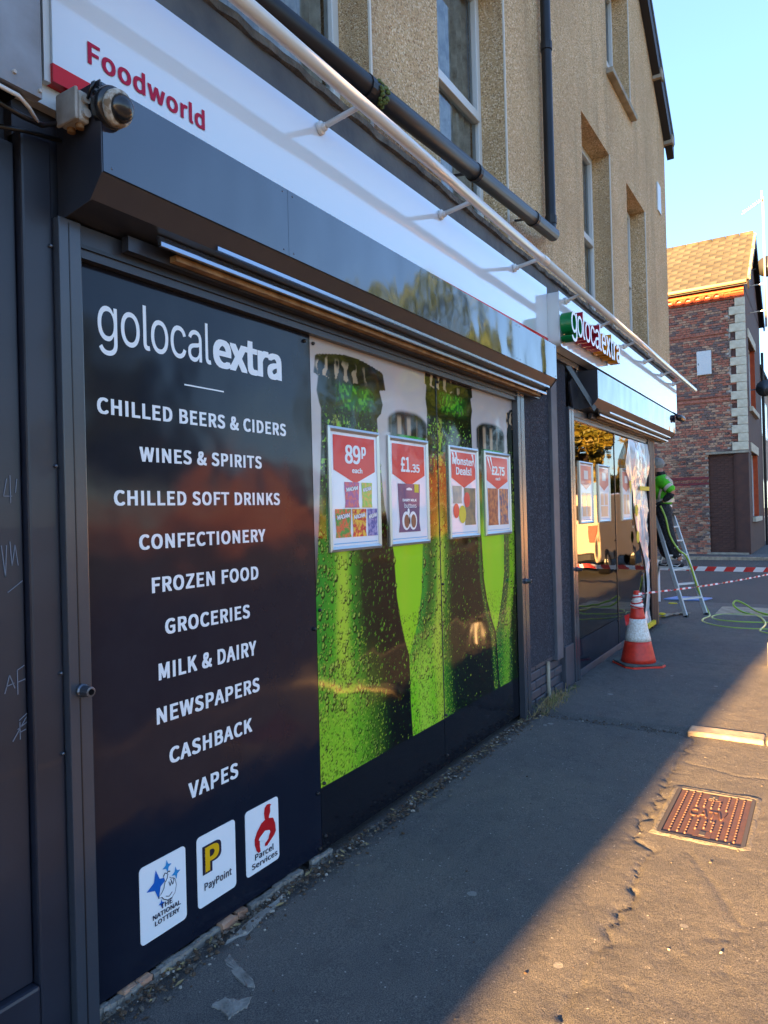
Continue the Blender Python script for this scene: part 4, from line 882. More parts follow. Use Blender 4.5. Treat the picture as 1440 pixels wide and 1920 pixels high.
f = flag(s, X_, Z_, y); text('price', '£1', 'vinyl_white', X_(.30), X_(.52), Z_(.68), Z_(.82), y-.0055, f, .028); text('price', '.35', 'vinyl_white', X_(.54), X_(.77), Z_(.68), Z_(.76), y-.0055, f, .028)
p = packet(s, X_, Z_, y, .22, .76, .12, .57, 'pk_purple')
poly('hang_hole', [(X_(a), Z_(b)) for a, b in ((.42, .51), (.56, .51), (.56, .525), (.50, .535), (.48, .535), (.42, .525))], 'vinyl_white', y-.006, p); poly('yellow_flash', [(X_(a), Z_(b)) for a, b in ((.62, .49), (.73, .49), (.73, .57), (.62, .57))], 'pk_yellow', y-.006, p)
text('packet_lettering', 'DAIRY MILK', 'vinyl_white', X_(.32), X_(.67), Z_(.405), Z_(.43), y-.006, p, .04); text('packet_lettering', 'buttons', 'vinyl_white', X_(.36), X_(.66), Z_(.345), Z_(.39), y-.006, p, .01)
for c in (.40, .57):
    poly('milk_splash', ell(X_(c), Z_(.225), .045, .052), 'vinyl_white', y-.006, p); poly('chocolate_button', ell(X_(c+.01), Z_(.22), .028, .038), 'choc', y-.0064, p)
poly('milk_splash', ell(X_(.46), Z_(.31), .012, .02), 'vinyl_white', y-.0062, p)
T, s, X_, Z_, y = frame_poster('silver framed Monster Deals poster with red price discs', 3.926, 4.367, 1.386, 1.969, 1.979, GRP)
f = flag(s, X_, Z_, y); text('price', 'Monster', 'vinyl_white', X_(.13), X_(.84), Z_(.80), Z_(.88), y-.0055, f, .03); text('price', 'Deals!', 'vinyl_white', X_(.24), X_(.76), Z_(.69), Z_(.78), y-.0055, f, .03)
for k, (a, b, c) in enumerate(((.14, .20, .93), (.24, .28, .94), (.80, .84, .93))): poly('claw_mark', [(X_(a-.03), Z_(c)), (X_(a+.03), Z_(c)), (X_(b+.05), Z_(c-.16))], 'vinyl_white', y-.0052-.0001*k, f)
packet(s, X_, Z_, y, .12, .42, .38, .57, 'pk_sand'); packet(s, X_, Z_, y, .50, .88, .14, .55, 'pk_grey')
for cx, cz, r_, m in ((.22, .30, .042, 'poster_red'), (.58, .42, .045, 'poster_red'), (.42, .26, .052, 'pk_yellow')): poly('price_disc', ell(X_(cx), Z_(cz), r_, r_*1.1), m, y-.0062, s)
T, s, X_, Z_, y = frame_poster('silver framed £2.75 poster nearest the dark pillar', 4.463, 4.93, 1.386, 1.968, 1.979, GRP)
f = flag(s, X_, Z_, y); text('price', '£2.75', 'vinyl_white', X_(.28), X_(.78), Z_(.72), Z_(.83), y-.0055, f, .035); text('price', 'each', 'vinyl_white', X_(.42), X_(.60), Z_(.66), Z_(.70), y-.0055, f, .03)
for k, (a, b, c) in enumerate(((.14, .22, .93), (.24, .30, .94))): poly('claw_mark', [(X_(a-.03), Z_(c)), (X_(a+.03), Z_(c)), (X_(b+.05), Z_(c-.18))], 'vinyl_white', y-.0052-.0001*k, f)
packet(s, X_, Z_, y, .12, .50, .12, .56, 'pk_brown'); packet(s, X_, Z_, y, .55, .90, .12, .56, 'pk_navy')

# ---- far window
T = thing('far_window', 'tall glossy shop window with framed posters behind the traffic cone', 'window', (8, 1.97, 0))
MB().box(6.40, 9.56, YP+.02, YP+.035, 0.36, 2.374).build('back_panel', M('shade_brown', (66, 52, 44), .5, var=(1.2, (96, 70, 54), 4, .2)), T)
MB().box(6.40, 9.56, YP-.014, YP+.035, 0.07, 0.345).build('lower_panel', 'black_print', T)
MB().box(6.40, 9.56, YP-.02, YP+.03, 0.0, 0.066).build('sill_bar', 'charcoal_paint', T, bevel=.004)
for a, b in ((6.41, 7.945), (7.96, 9.55)): MB().box(a, b, YP-.012, YP-.007, 0.35, 2.372).build('glass_pane', 'shop_glass', T)
MB().box(7.946, 7.959, YP-.018, YP+.01, 0.07, 2.372).build('glazing_bar', 'black_plastic', T)
for z in (2.25, 1.2, .32): MB().lathe([(.01, YP-.013), (.01, YP-.022), (.004, YP-.026)], (7.93, 0, z), 10, 'y').build('screw_cap', 'black_plastic', T)
GR2 = 'reflection-washed posters inside the far window'
for i, (a, b, lab) in enumerate(((6.615, 7.07, 'red flag poster in reflection-washed colours inside the far window, nearest the dark pillar'), (7.262, 7.716, 'red flag poster in reflection-washed colours left of the far window glazing bar'), (8.225, 8.68, 'red flag poster in reflection-washed colours right of the far window glazing bar'), (8.92, 9.37, 'reflection-washed poster half covered by masking film in the far window'))):
    T, s, X_, Z_, y = frame_poster(lab, a, b, 1.41, 2.005, YP-.0125, GR2)
    flag(s, X_, Z_, y, 'pale_red'); poly('price_block', [(X_(u), Z_(v)) for u, v in ((.35, .72), (.65, .72), (.65, .86), (.35, .86))], 'pale_white', y-.0055, s)
    for u0, u1, v0, v1 in ((.2, .48, .12, .5), (.53, .8, .12, .5)) if i != 1 else ((.2, .8, .1, .28), (.2, .45, .3, .5), (.52, .8, .3, .5)): packet(s, X_, Z_, y, u0, u1, v0, v1, 'pale_orange')

# ================================================================== PROPS
# masking film over the far end of the window
T = thing('masking_film', 'crumpled white masking film taped over the far window end', 'plastic sheet', (9.1, 1.93, 0))
le = [(2.36, 8.62), (2.31, 8.52), (2.05, 8.24), (1.88, 8.5), (1.79, 8.76), (1.56, 8.75), (1.24, 8.94), (.89, 9.31), (.54, 9.40), (.3, 9.3), (.1, 9.1)]
nu, nv = 60, 150; P = np.zeros((nu, nv, 3)); ra = np.random.default_rng(11)
for j in range(nv):
    z = 0.06+(2.36-.06)*j/(nv-1); a = float(np.mean([ip(np.array([z+q]), le)[0] for q in (-.09, -.06, -.03, 0, .03, .06, .09)])); b = 9.52
    u = np.linspace(0, 1, nu); P[:, j, 0] = a+(b-a)*u; P[:, j, 2] = z
Xf, Zf = P[..., 0], P[..., 2]; pin = np.abs(Zf-1.83)
uf = np.linspace(0, 1, nu)[:, None]
w = .022*np.sin(Xf*9+vnoise(Xf, Zf, 3, 41)*7)*np.clip(pin*2.5, .12, 1)+.03*(vnoise(Xf*1.5, Zf, 3.2, 42)-.5)+.014*(vnoise(Xf, Zf*.4, 12, 43)-.5)+.006*(vnoise(Xf+Zf, Zf-Xf, 22, 44)-.5)
w = w*np.clip(uf*4, .1, 1)
P[..., 1] = 1.957-np.abs(w)*.8-.03*np.clip(np.sin((Zf-1.85)*6), 0, 1)*(Zf > 1.85)
film = link('film', grid_mesh('film', P, 'plastic_film'), T)
tp = MB().box(9.0, 9.53, 1.925, 1.93, 1.765, 1.815).build('tape_strip', 'masking_yellow', T)
MB().box(9.15, 9.6, 1.90, 1.935, 0.05, 0.10).build('tape_strip', 'masking_yellow', T)
for x, z in ((8.83, 1.52), (8.86, 1.20)): MB().lathe([(.075, 1.935), (.07, 1.932)], (x, 0, z), 12, 'y').build('tape_patch', 'masking_yellow', T)
MB().prism([(8.52, 1.86), (8.60, 1.875), (8.63, 1.80), (8.56, 1.72)], 1.94, 1.943, 'y').build('tape_patch', 'masking_yellow', T)

# traffic cone
def cone_radius(z): return .026+(.165-.026)*(max(.738-z, 0)/.688)**1.08
T = thing('traffic_cone', 'red and white traffic cone with tape wound round its tip', 'traffic cone', (7.2, 1.6, 0))
c, s_ = math.cos(R(38)), math.sin(R(38)); h = .205; ch_ = .06
bp = [(-h+ch_, -h), (h-ch_, -h), (h, -h+ch_), (h, h-ch_), (h-ch_, h), (-h+ch_, h), (-h, h-ch_), (-h, -h+ch_)]
rot = lambda p, k=1: (7.2+(p[0]*c-p[1]*s_)*k, 1.6+(p[0]*s_+p[1]*c)*k)
MB().prism([rot(p) for p in bp], 0.006, 0.034, 'z').build('base_rim', 'cone_red', T, bevel=.006)
MB().prism([rot(p, .97) for p in bp], 0.0345, 0.052, 'z').build('base', 'cone_base', T, bevel=.008)
def band(name, z0, z1, mat, e=0.0, n=5): return MB().lathe([(cone_radius(z0+(z1-z0)*k/n)+e, z0+(z1-z0)*k/n) for k in range(n+1)], (7.2, 1.6, 0), 28).build(name, mat, T, smooth=True)
band('cone_body', .05, .26, 'cone_red'); band('white_sleeve', .255, .47, 'cone_white', .003); band('cone_body', .47, .575, 'cone_red'); band('white_sleeve', .572, .70, 'cone_white', .002); band('cone_tip', .70, .738, 'cone_red')
cb = MB()
for k in range(5):
    z = .585+k*.022; pts = [(7.2+(cone_radius(z)+.006)*math.cos(a), 1.6+(cone_radius(z)+.006)*math.sin(a), z+.012*math.sin(a+k)) for a in np.linspace(0, 6.28, 20)]
    cb.m = k % 2; cb.tube(pts, .007, 6, False)
cb.build('wound_tape', ['tape_red', 'tape_white'], T, smooth=True)
MB().add([(7.14, 1.66, .52), (7.11, 1.70, .50), (7.12, 1.69, .40), (7.15, 1.665, .42), (7.13, 1.70, .45)], [(0, 1, 4, 3), (3, 4, 2)]).build('tape_tail', 'tape_red', T)
# barrier tapes
T = thing('barrier_tape', 'thin twisted red and white tape running from the cone tip', 'barrier tape', (7.2, 1.55, .7), 'red and white barrier tapes')
tb = MB(); A, Bp = Vector((7.17, 1.575, .712)), Vector((10.6, .42, .70)); n = 240
for i in range(n):
    row = []
    for k in (i, i+1):
        t_ = k/n; p = A.lerp(Bp, t_); p.z += -.05*math.sin(math.pi*t_)*0.6; a = t_*34+2*math.sin(t_*9); d = Vector((.2*math.sin(a), .3*math.sin(a), math.cos(a))).normalized()*.009
        row += [p-d, p+d]
    tb.m = (i//4) % 2; tb.add(row, [(0, 1, 3, 2)])
tb.build('twisted_tape', ['tape_white', 'tape_red'], T)
T = thing('barrier_tape', 'broad flat red and white striped tape stretched across the side road', 'barrier tape', (13, 1.3, .5), 'red and white barrier tapes')
tb = MB(); n = 22
for i in range(n):
    y0 = 2.5-i*.145; y1 = y0-.145; tb.m = i % 2; sk = .05
    z = lambda y: .50+.03*(2.5-y)/3.2-.02*math.sin(math.pi*(2.5-y)/3.2)
    tb.add([(13, y0, z(y0)-.038), (13, y1, z(y1)-.038), (13.0, y1-sk, z(y1)+.038), (13.0, y0-sk, z(y0)+.038)], [(0, 1, 2, 3)])
tb.build('striped_tape', ['tape_white', 'tape_red'], T)
for y in (2.52, -.72): MB().lathe([(.03, -.09), (.03, .62), (.02, .64)], (13.0, y, 0), 10).build('tape_post', 'tape_white', T)

# ladder
T = thing('step_ladder', 'aluminium step ladder at the corner with worker standing on it', 'ladder', (10.75, 1.7, 0))
a0, b0 = Vector((10.53, 1.68, 0)), Vector((10.88, 1.47, 0)); nd_ = Vector((.51, .86, 0)); til = .36
top = 1.45; pt = lambda b, z: b+nd_*til*z+Vector((0, 0, z))
for b in (a0, b0):
    q = (b0-a0).normalized()*(.02 if b is a0 else -.02)
    MB().bar(pt(b, 0), pt(b+q, top), .022, .055, nd_).build('stile', 'ladder_alu', T); MB().bar(pt(b, 0), pt(b, .04), .03, .065, nd_).build('foot', 'black_plastic', T)
for z in (.26, .46, .66, .86, 1.06, 1.26):
    MB().bar(pt(a0, z), pt(b0, z), .06, .022).build('rung', 'ladder_alu', T)
MB().bar(pt(a0, top), pt(b0, top), .2, .03).build('top_plate', 'black_plastic', T)
for b in (a0, b0):
    bk = b+nd_*1.02; MB().bar(bk, pt(b, top)+nd_*.04, .02, .04, nd_).build('back_leg', 'ladder_alu', T)
for z in (.3, .75): MB().bar(a0+nd_*(1.02-.32*z)+Vector((0, 0, z)), b0+nd_*(1.02-.32*z)+Vector((0, 0, z)), .025, .02).build('back_brace', 'ladder_alu', T)

# worker on the ladder
def skinned(name, verts, edges, mat, parent, sub_=2, root=0):
    me = bpy.data.meshes.new(name); me.from_pydata([v[:3] for v in verts], edges, []); o = link(name, me, parent)
    md = o.modifiers.new('skin', 'SKIN'); md.use_smooth_shade = True
    sk = me.skin_vertices[0].data
    for i, v in enumerate(verts): sk[i].radius = (v[3], v[4] if len(v) > 4 else v[3]); sk[i].use_root = (i == root)
    s2 = o.modifiers.new('sub', 'SUBSURF'); s2.levels = sub_; s2.render_levels = sub_
    me.materials.append(MATS[mat]); return o
T = thing('person', 'worker in green hi-vis jacket and paint-spattered black trousers on the ladder', 'person', (10.85, 1.9, .67))
pel = (10.92, 2.01, 1.47); ch1 = (10.92, 2.0, 1.70); ch2 = (10.93, 2.01, 1.90); nk = (10.935, 2.06, 2.02); hd = (10.94, 2.10, 2.11); ht = (10.94, 2.09, 2.20)
lsh = (10.76, 2.02, 1.92); lel = (10.70, 1.835, 1.76); lwr = (10.735, 1.985, 1.63); rsh = (11.10, 2.05, 1.92); rel = (11.15, 2.14, 1.70); rwr = (11.08, 2.34, 1.78)
lhp = (10.84, 2.0, 1.42); lkn = (10.80, 1.92, 1.10); lan = (10.82, 1.785, .77); rhp = (11.0, 2.02, 1.42); rkn = (11.0, 2.08, 1.08); ran = (11.0, 1.98, .77)
body = skinned('body', [pel+(.13, .10), ch1+(.13, .10), ch2+(.13, .09), nk+(.055,), hd+(.075, .085), ht+(.068, .08), lsh+(.055,), lel+(.042,), lwr+(.03,), rsh+(.055,), rel+(.042,), rwr+(.03,), lhp+(.085,), lkn+(.06,), lan+(.04,), rhp+(.085,), rkn+(.06,), ran+(.04,)],
     [(0, 1), (1, 2), (2, 3), (3, 4), (4, 5), (2, 6), (6, 7), (7, 8), (2, 9), (9, 10), (10, 11), (0, 12), (12, 13), (13, 14), (0, 15), (15, 16), (16, 17)], 'skin', T)
fwd = Vector((.2, .97, 0)).normalized(); sd = Vector((.97, -.2, 0)); H = Vector((10.94, 2.10, 2.15))
MB().tube([H+fwd*.085+Vector((0, 0, .02)), H+fwd*.112-Vector((0, 0, .02)), H+fwd*.09-Vector((0, 0, .03))], [.008, .016, .008], 8).build('nose', 'skin', body, smooth=True)
for k in (-1, 1):
    bm_ = bmesh.new(); bmesh.ops.create_uvsphere(bm_, u_segments=10, v_segments=8, radius=.011, matrix=Matrix.Translation(H+fwd*.084+sd*.03*k+Vector((0, 0, .012)))); me = bpy.data.meshes.new('eye'); bm_.to_mesh(me); bm_.free(); me.materials.append(MATS['black_plastic']); link('eye', me, body)
    bm_ = bmesh.new(); bmesh.ops.create_uvsphere(bm_, u_segments=10, v_segments=8, radius=.03, matrix=Matrix.Translation(H+sd*.082*k-fwd*.005)@Matrix.Diagonal((.4, .6, 1.1, 1))); me = bpy.data.meshes.new('ear'); bm_.to_mesh(me); bm_.free(); me.materials.append(MATS['skin']); link('ear', me, body)
MB().tube([H+fwd*.086+sd*.022-Vector((0, 0, .062)), H+fwd*.092-Vector((0, 0, .06)), H+fwd*.086-sd*.022-Vector((0, 0, .062))], .006, 6).build('mouth', M('lip', (150, 84, 76), .6), body)
bm_ = bmesh.new(); bmesh.ops.create_uvsphere(bm_, u_segments=20, v_segments=12, radius=.098, matrix=Matrix.Translation(H-fwd*.012+Vector((0, 0, .035)))@Matrix.Diagonal((.92, 1.02, .95, 1)))
bmesh.ops.delete(bm_, geom=[v for v in bm_.verts if (v.co-H).dot(fwd) > .045 and v.co.z < H.z+.075 or v.co.z < H.z-.035], context='VERTS')
for v in bm_.verts: v.co += Vector((random.uniform(-1, 1), random.uniform(-1, 1), random.uniform(-1, 1)))*.003
me = bpy.data.meshes.new('hair'); bm_.to_mesh(me); bm_.free(); me.materials.append(MATS['grey_hair']); link('hair', me, body)
el_cut = tuple(a*.45+b*.55 for a, b in zip(lel, lwr)); el_cut2 = tuple(a*.45+b*.55 for a, b in zip(rel, rwr))
hem = (10.92, 2.005, 1.54)
jk = skinned('jacket', [hem+(.165, .135), (10.92, 2.0, 1.74, .175, .14), ch2+(.165, .125), (10.935, 2.05, 2.0, .085, .08), lsh+(.085,), (10.71, 1.90, 1.83, .078), lel+(.068,), rsh+(.085,), rel+(.068,), el_cut2+(.06,)],
     [(0, 1), (1, 2), (2, 3), (2, 4), (4, 5), (5, 6), (2, 7), (7, 8), (8, 9)], 'hi_vis', T)
skinned('sleeve', [lel+(.06,), el_cut+(.052,), lwr+(.040,)], [(0, 1), (1, 2)], 'black_cloth', T)
skinned('sleeve', [el_cut2+(.052,), rwr+(.040,)], [(0, 1)], 'black_cloth', T)
def ring_band(c0, rx, ry, z, wdt, n=32, tilt_=0.0):
    b = MB(); o = []
    for k in range(n):
        a = 2*math.pi*k/n; x, y = rx*math.cos(a), ry*math.sin(a); o += [(c0[0]+x, c0[1]+y, z-wdt/2+tilt_*y), (c0[0]+x, c0[1]+y, z+wdt/2+tilt_*y)]
    b.add(o, [(2*k, 2*((k+1) % n), 2*((k+1) % n)+1, 2*k+1) for k in range(n)]); return b
ring_band((10.92, 2.0), .158, .132, 1.645, .055).build('reflective_band', 'reflective_band', jk, smooth=True)
def limb_band(a, b, r, wdt):
    a, b = Vector(a), Vector(b); d = (b-a).normalized(); c0 = (a+b)/2
    return MB().tube([c0-d*wdt/2, c0+d*wdt/2], r, 16, False).build('reflective_band', 'reflective_band', jk, smooth=True)
limb_band((10.73, 1.94, 1.86), (10.705, 1.865, 1.785), .075, .05)
MB().tube([(10.79, 1.93, 1.99), (10.752, 1.975, 1.88), (10.765, 2.03, 1.76), (10.775, 2.05, 1.67)], .02, 8).build('reflective_band', 'reflective_band', jk, smooth=True)
MB().tube([(10.85, 1.90, 1.67), (10.845, 1.888, 1.80), (10.85, 1.912, 1.93), (10.87, 1.98, 2.0)], .017, 8).build('reflective_band', 'reflective_band', jk, smooth=True)
MB().tube([(10.99, 1.90, 1.67), (10.995, 1.888, 1.80), (10.99, 1.912, 1.93), (10.97, 1.98, 2.0)], .017, 8).build('reflective_band', 'reflective_band', jk, smooth=True)
ring_band((10.935, 2.052), .075, .07, 2.035, .06).build('collar', 'black_cloth', jk, smooth=True)
tr = skinned('trousers', [(10.92, 2.01, 1.66, .15, .12), (10.92, 2.01, 1.48, .155, .13), lhp+(.115,), lkn+(.092,), (10.81, 1.865, .93, .085), (10.82, 1.81, .80, .075), rhp+(.115,), rkn+(.092,), (11.0, 2.03, .92, .085), (11.0, 1.985, .80, .075)],
     [(0, 1), (1, 2), (2, 3), (3, 4), (4, 5), (1, 6), (6, 7), (7, 8), (8, 9)], 'black_cloth', T)
ring_band((10.92, 2.01), .132, .112, 1.565, .03).build('belt', 'shoe_white', tr, smooth=True)
pn = MB()
for k in range(30):
    t_ = random.random(); a = random.uniform(2.6, 4.4); p = Vector(lkn).lerp(Vector(lan), t_) if k % 2 else Vector(lhp).lerp(Vector(lkn), t_); r_ = (.080-.012*t_ if k % 2 else .098-.016*t_); sz = random.uniform(.004, .014)
    c0 = p+Vector((math.cos(a), math.sin(a), 0))*r_; tdir = Vector((-math.sin(a), math.cos(a), 0))
    pn.add([c0-tdir*sz, c0+Vector((0, 0, -sz*.6)), c0+tdir*sz*1.3, c0+Vector((0, 0, sz*1.2))], [(0, 1, 2, 3)])
pn.build('paint_splashes', 'shoe_white', tr)
def shoe(an, toe):
    an, toe = Vector(an), Vector(toe); d = (toe-an); d.z = 0; d.normalize(); z0 = an.z-.10
    o = skinned('shoe', [tuple(an+Vector((0, 0, -.03)))+(.045,), tuple(an-d*.03+Vector((0, 0, -.062)))+(.04, .036), tuple(an+d*.06+Vector((0, 0, -.062)))+(.043, .034), tuple(an+d*.15+Vector((0, 0, -.072)))+(.036, .024)], [(0, 1), (1, 2), (2, 3)], 'black_cloth', T)
    sdv = d.cross(Vector((0, 0, 1))); pts = []
    for k in range(16):
        a = 2*math.pi*k/16; pts.append(an+d*(.055+.125*math.cos(a))+sdv*.046*math.sin(a))
    MB().add([(p.x, p.y, z0-.006) for p in pts]+[(p.x, p.y, z0+.018) for p in pts], [tuple(range(15, -1, -1)), tuple(range(16, 32))]+[(k, (k+1) % 16, (k+1) % 16+16, k+16) for k in range(16)]).build('sole', 'shoe_white', o)
    e = an-Vector((.046, 0, .0)); MB().tube([e+d*.0+Vector((0, 0, -.04)), e+d*.04+Vector((0, 0, -.065)), e+d*.12+Vector((.005, 0, -.05))], [.004, .009, .003], 6).build('shoe_stripe', 'shoe_white', o)
shoe(lan, (10.87, 2.0, .7)); shoe(ran, (11.05, 2.2, .7))
def hand_(w, d, up, side):
    w, d, up = Vector(w), Vector(d).normalized(), Vector(up).normalized(); sv = d.cross(up)
    o = skinned('hand', [tuple(w)+(.028, .022), tuple(w+d*.05)+(.038, .018), tuple(w+d*.085)+(.036, .015)], [(0, 1), (1, 2)], 'black_cloth', T)
    for k in range(4):
        b = w+d*.088+sv*(-.028+.019*k); L_ = (.06, .07, .066, .05)[k]; dn = -up
        MB().tube([b, b+d*L_*.5+dn*.006, b+d*L_*.8+dn*.025, b+d*L_*.8+dn*.045], [.0095, .009, .008, .007], 7).build('finger', 'black_cloth', o, smooth=True)
    b = w+d*.035-sv*.03*side; MB().tube([b, b+d*.025-sv*.022*side-up*.008, b+d*.055-sv*.02*side-up*.02], [.012, .0105, .008], 7).build('thumb', 'black_cloth', o, smooth=True)
hand_(lwr, (.06, .95, -.25), (0, .2, 1), 1); hand_(rwr, (0, .9, .3), (0, -.3, 1), -1)

# hose
T = thing('air_hose', 'lime green hose coiled on the pavement and running up the ladder', 'hose', (10.8, 1.0, 0))
def catmull(pts, n=10):
    pts = [Vector(p) for p in pts]; out = []
    for i in range(len(pts)-1):
        p0, p1, p2, p3 = pts[max(i-1, 0)], pts[i], pts[i+1], pts[min(i+2, len(pts)-1)]
        for k in range(n):
            t_ = k/n; out.append(.5*((2*p1)+(p2-p0)*t_+(2*p0-5*p1+4*p2-p3)*t_*t_+(3*p1-p0-3*p2+p3)*t_**3))
    return out+[pts[-1]]
hr = .014
MB().tube(catmull([(10.72, 2.02, 1.57), (10.69, 1.95, 1.40), (10.70, 1.90, 1.15), (10.72, 1.80, .95), (10.80, 1.72, .86), (10.86, 1.66, .70), (10.90, 1.60, .45), (10.95, 1.52, .18), (11.05, 1.47, .03), (10.75, 1.42, .016), (10.46, 1.46, .016), (10.2, 1.42, .016), (9.95, 1.25, .016), (9.82, 1.0, .016), (9.85, .7, .016), (9.9, .3, .016), (10.2, .0, .016), (10.7, .1, .016), (11.0, .5, .016), (11.05, .9, .018), (11.0, 1.25, .016), (10.7, 1.38, .018), (10.4, 1.25, .02), (10.35, .9, .02), (10.5, .6, .018), (10.9, .55, .02), (11.2, .85, .05), (11.38, 1.02, .12), (11.40, 1.14, .17), (11.28, 1.17, .12), (11.2, 1.05, .04), (11.0, .85, .02), (10.6, .75, .03), (10.2, .7, .02), (9.7, .72, .016), (9.55, .55, .016), (9.7, .2, .016), (10.1, -.1, .016)], 8), hr, 8).build('hose_line', 'hose_green', T, smooth=True)
# small things on the ground
T = thing('work_glove', 'small yellow glove dropped on the side road edge', 'glove', (12.1, 2.17, -.03))
skinned('glove', [(12.08, 2.2, -.0, .03, .02), (12.1, 2.12, .0, .035, .018), (12.11, 2.06, .0, .02, .012)], [(0, 1), (1, 2)], 'masking_yellow', T)
T = thing('paper_scrap', 'crumpled pale masking paper with yellow tape by the end post', 'paper', (10.5, 1.9, .01))
P = np.zeros((16, 10, 3))
for i in range(16):
    for j in range(10): P[i, j] = (10.36+.03*i+.01*j, 2.02-.024*i+.012*j, .025+.03*random.random())
link('paper', grid_mesh('paper', P, 'kerb_stone'), T); MB().lathe([(.05, .02), (.055, .06), (.03, .07)], (10.50, 2.0, 0), 12).build('tape_roll', 'masking_yellow', T)
T = thing('blue_sheet', 'folded pale blue plastic sheet lying behind the ladder', 'plastic sheet', (13.5, 2.2, -.09))
MB().prism([(13.3, 2.5), (13.75, 2.35), (13.7, 1.75), (13.3, 1.85)], -.094, -.07, 'z').build('sheet', M('pale_blue', (120, 150, 200), .5), T, bevel=.008)
T = thing('bollard', 'short white bollard with dark cap at the right edge', 'bollard', (7.65, .47, 0))
MB().lathe([(.05, 0), (.045, .03), (.043, .24)], (7.65, .465, 0), 18).build('post', 'cone_white', T, smooth=True); MB().lathe([(.044, .2402), (.046, .27), (.03, .30), (.005, .305)], (7.65, .465, 0), 18).build('cap', 'black_plastic', T, smooth=True)

# debris along the shop base
bm_ = bmesh.new(); bmesh.ops.create_icosphere(bm_, subdivisions=1, radius=1.0); ICO_V = [v.co.copy() for v in bm_.verts]; ICO_F = [tuple(v.index for v in f_.verts) for f_ in bm_.faces]; bm_.free()
grv = MB()
def stone(x, y, r):
    m_ = Matrix.Translation((x, y, r*.35))@Matrix.Rotation(random.uniform(0, 6), 4, 'Z')@Matrix.Diagonal((r*random.uniform(.7, 1.5), r*random.uniform(.6, 1.1), r*random.uniform(.4, .8), 1))
    grv.m = random.choice((0, 0, 0, 1, 1, 1, 1, 2)); grv.add([m_@v for v in ICO_V], ICO_F)
for k in range(1500):
    x = random.uniform(1.35, 5.1); y = 1.965-abs(random.gauss(0, .055)); stone(x, y-.005, random.choice((.003, .004, .004, .005, .007, .010)))
for k in range(260): stone(random.uniform(5.1, 6.6), 1.93-abs(random.gauss(0, .08)), random.choice((.004, .005, .008, .012)))
for k in range(240): stone(random.gauss(5.17, .06), random.uniform(.9, 1.9), random.choice((.003, .005, .007)))
for k in range(200): stone(random.uniform(6.6, 10), 1.92-abs(random.gauss(0, .08)), random.choice((.004, .006, .009)))
for k in range(90): stone(random.uniform(1.6, 6), random.uniform(.25, 1.7), random.choice((.003, .004, .006)))
for k in range(900):
    x = random.uniform(1.4, 6.4); y = (1.968 if x < 5.1 else 1.93)-abs(random.gauss(0, .05)); a = random.uniform(0, 6.28); q_ = random.uniform(.006, .022); w_ = q_*random.uniform(.15, .5); z = random.uniform(.002, .008)
    d_ = Vector((math.cos(a), math.sin(a), random.uniform(-.2, .3)))*q_; e_ = Vector((-math.sin(a), math.cos(a), random.uniform(-.3, .3)))*w_; c_ = Vector((x, y, z)); grv.m = random.choice((1, 1, 3, 0))
    grv.add([c_-d_, c_+e_, c_+d_, c_-e_+Vector((0, 0, .003))], [(0, 1, 2), (0, 2, 3)])
tag(grv.build('gravel', ['gravel_a', 'gravel_b', 'gravel_c', 'dry_grass']), 'loose grit, dead leaves and small stones along the foot of the shopfront', 'gravel', kind='stuff')
# crumbled mortar ledge and broken bricks under the text panel
T = thing('crumbled_ledge', 'crumbling mortar ledge with broken bricks under the black text panel', 'ledge', (2, 1.96, 0))
n = 120; lg = MB()
for i in range(n+1):
    x0 = 1.36+i*(3.0/n); x1 = x0+3.0/n
    if i == n or 1.92 < x0 < 2.08 or 1.55 < x0 < 1.60 or x0 > 2.62 or (x0 > 2.2 and i % 13 in (3, 4, 5)):
        if lg.v: lg.build('mortar_strip', 'mortar', T); lg = MB()
        continue
    d0 = .006+.016*abs(math.sin(i*.35)*math.sin(i*.11+1))*random.uniform(.5, 1); lg.box(x0, x1+.0005, 1.978-d0, 1.99, -.03, .020+random.uniform(-.006, .004))
for x, y, w_, a in ((1.515, 1.984, .06, .1), (1.575, 1.986, .055, -.1), (1.96, 1.978, .08, .03), (2.04, 1.984, .05, -.1)):
    br = boxmesh('broken_brick', w_, .04, .034, .004, 'brick_buff')
    for v in br.vertices: v.co += Vector((random.uniform(-1, 1), random.uniform(-1, 1), random.uniform(-1, 1)))*.005
    shared('broken_brick', br, T, (x-0, y, .006), (random.uniform(-.1, .1), .05, a))
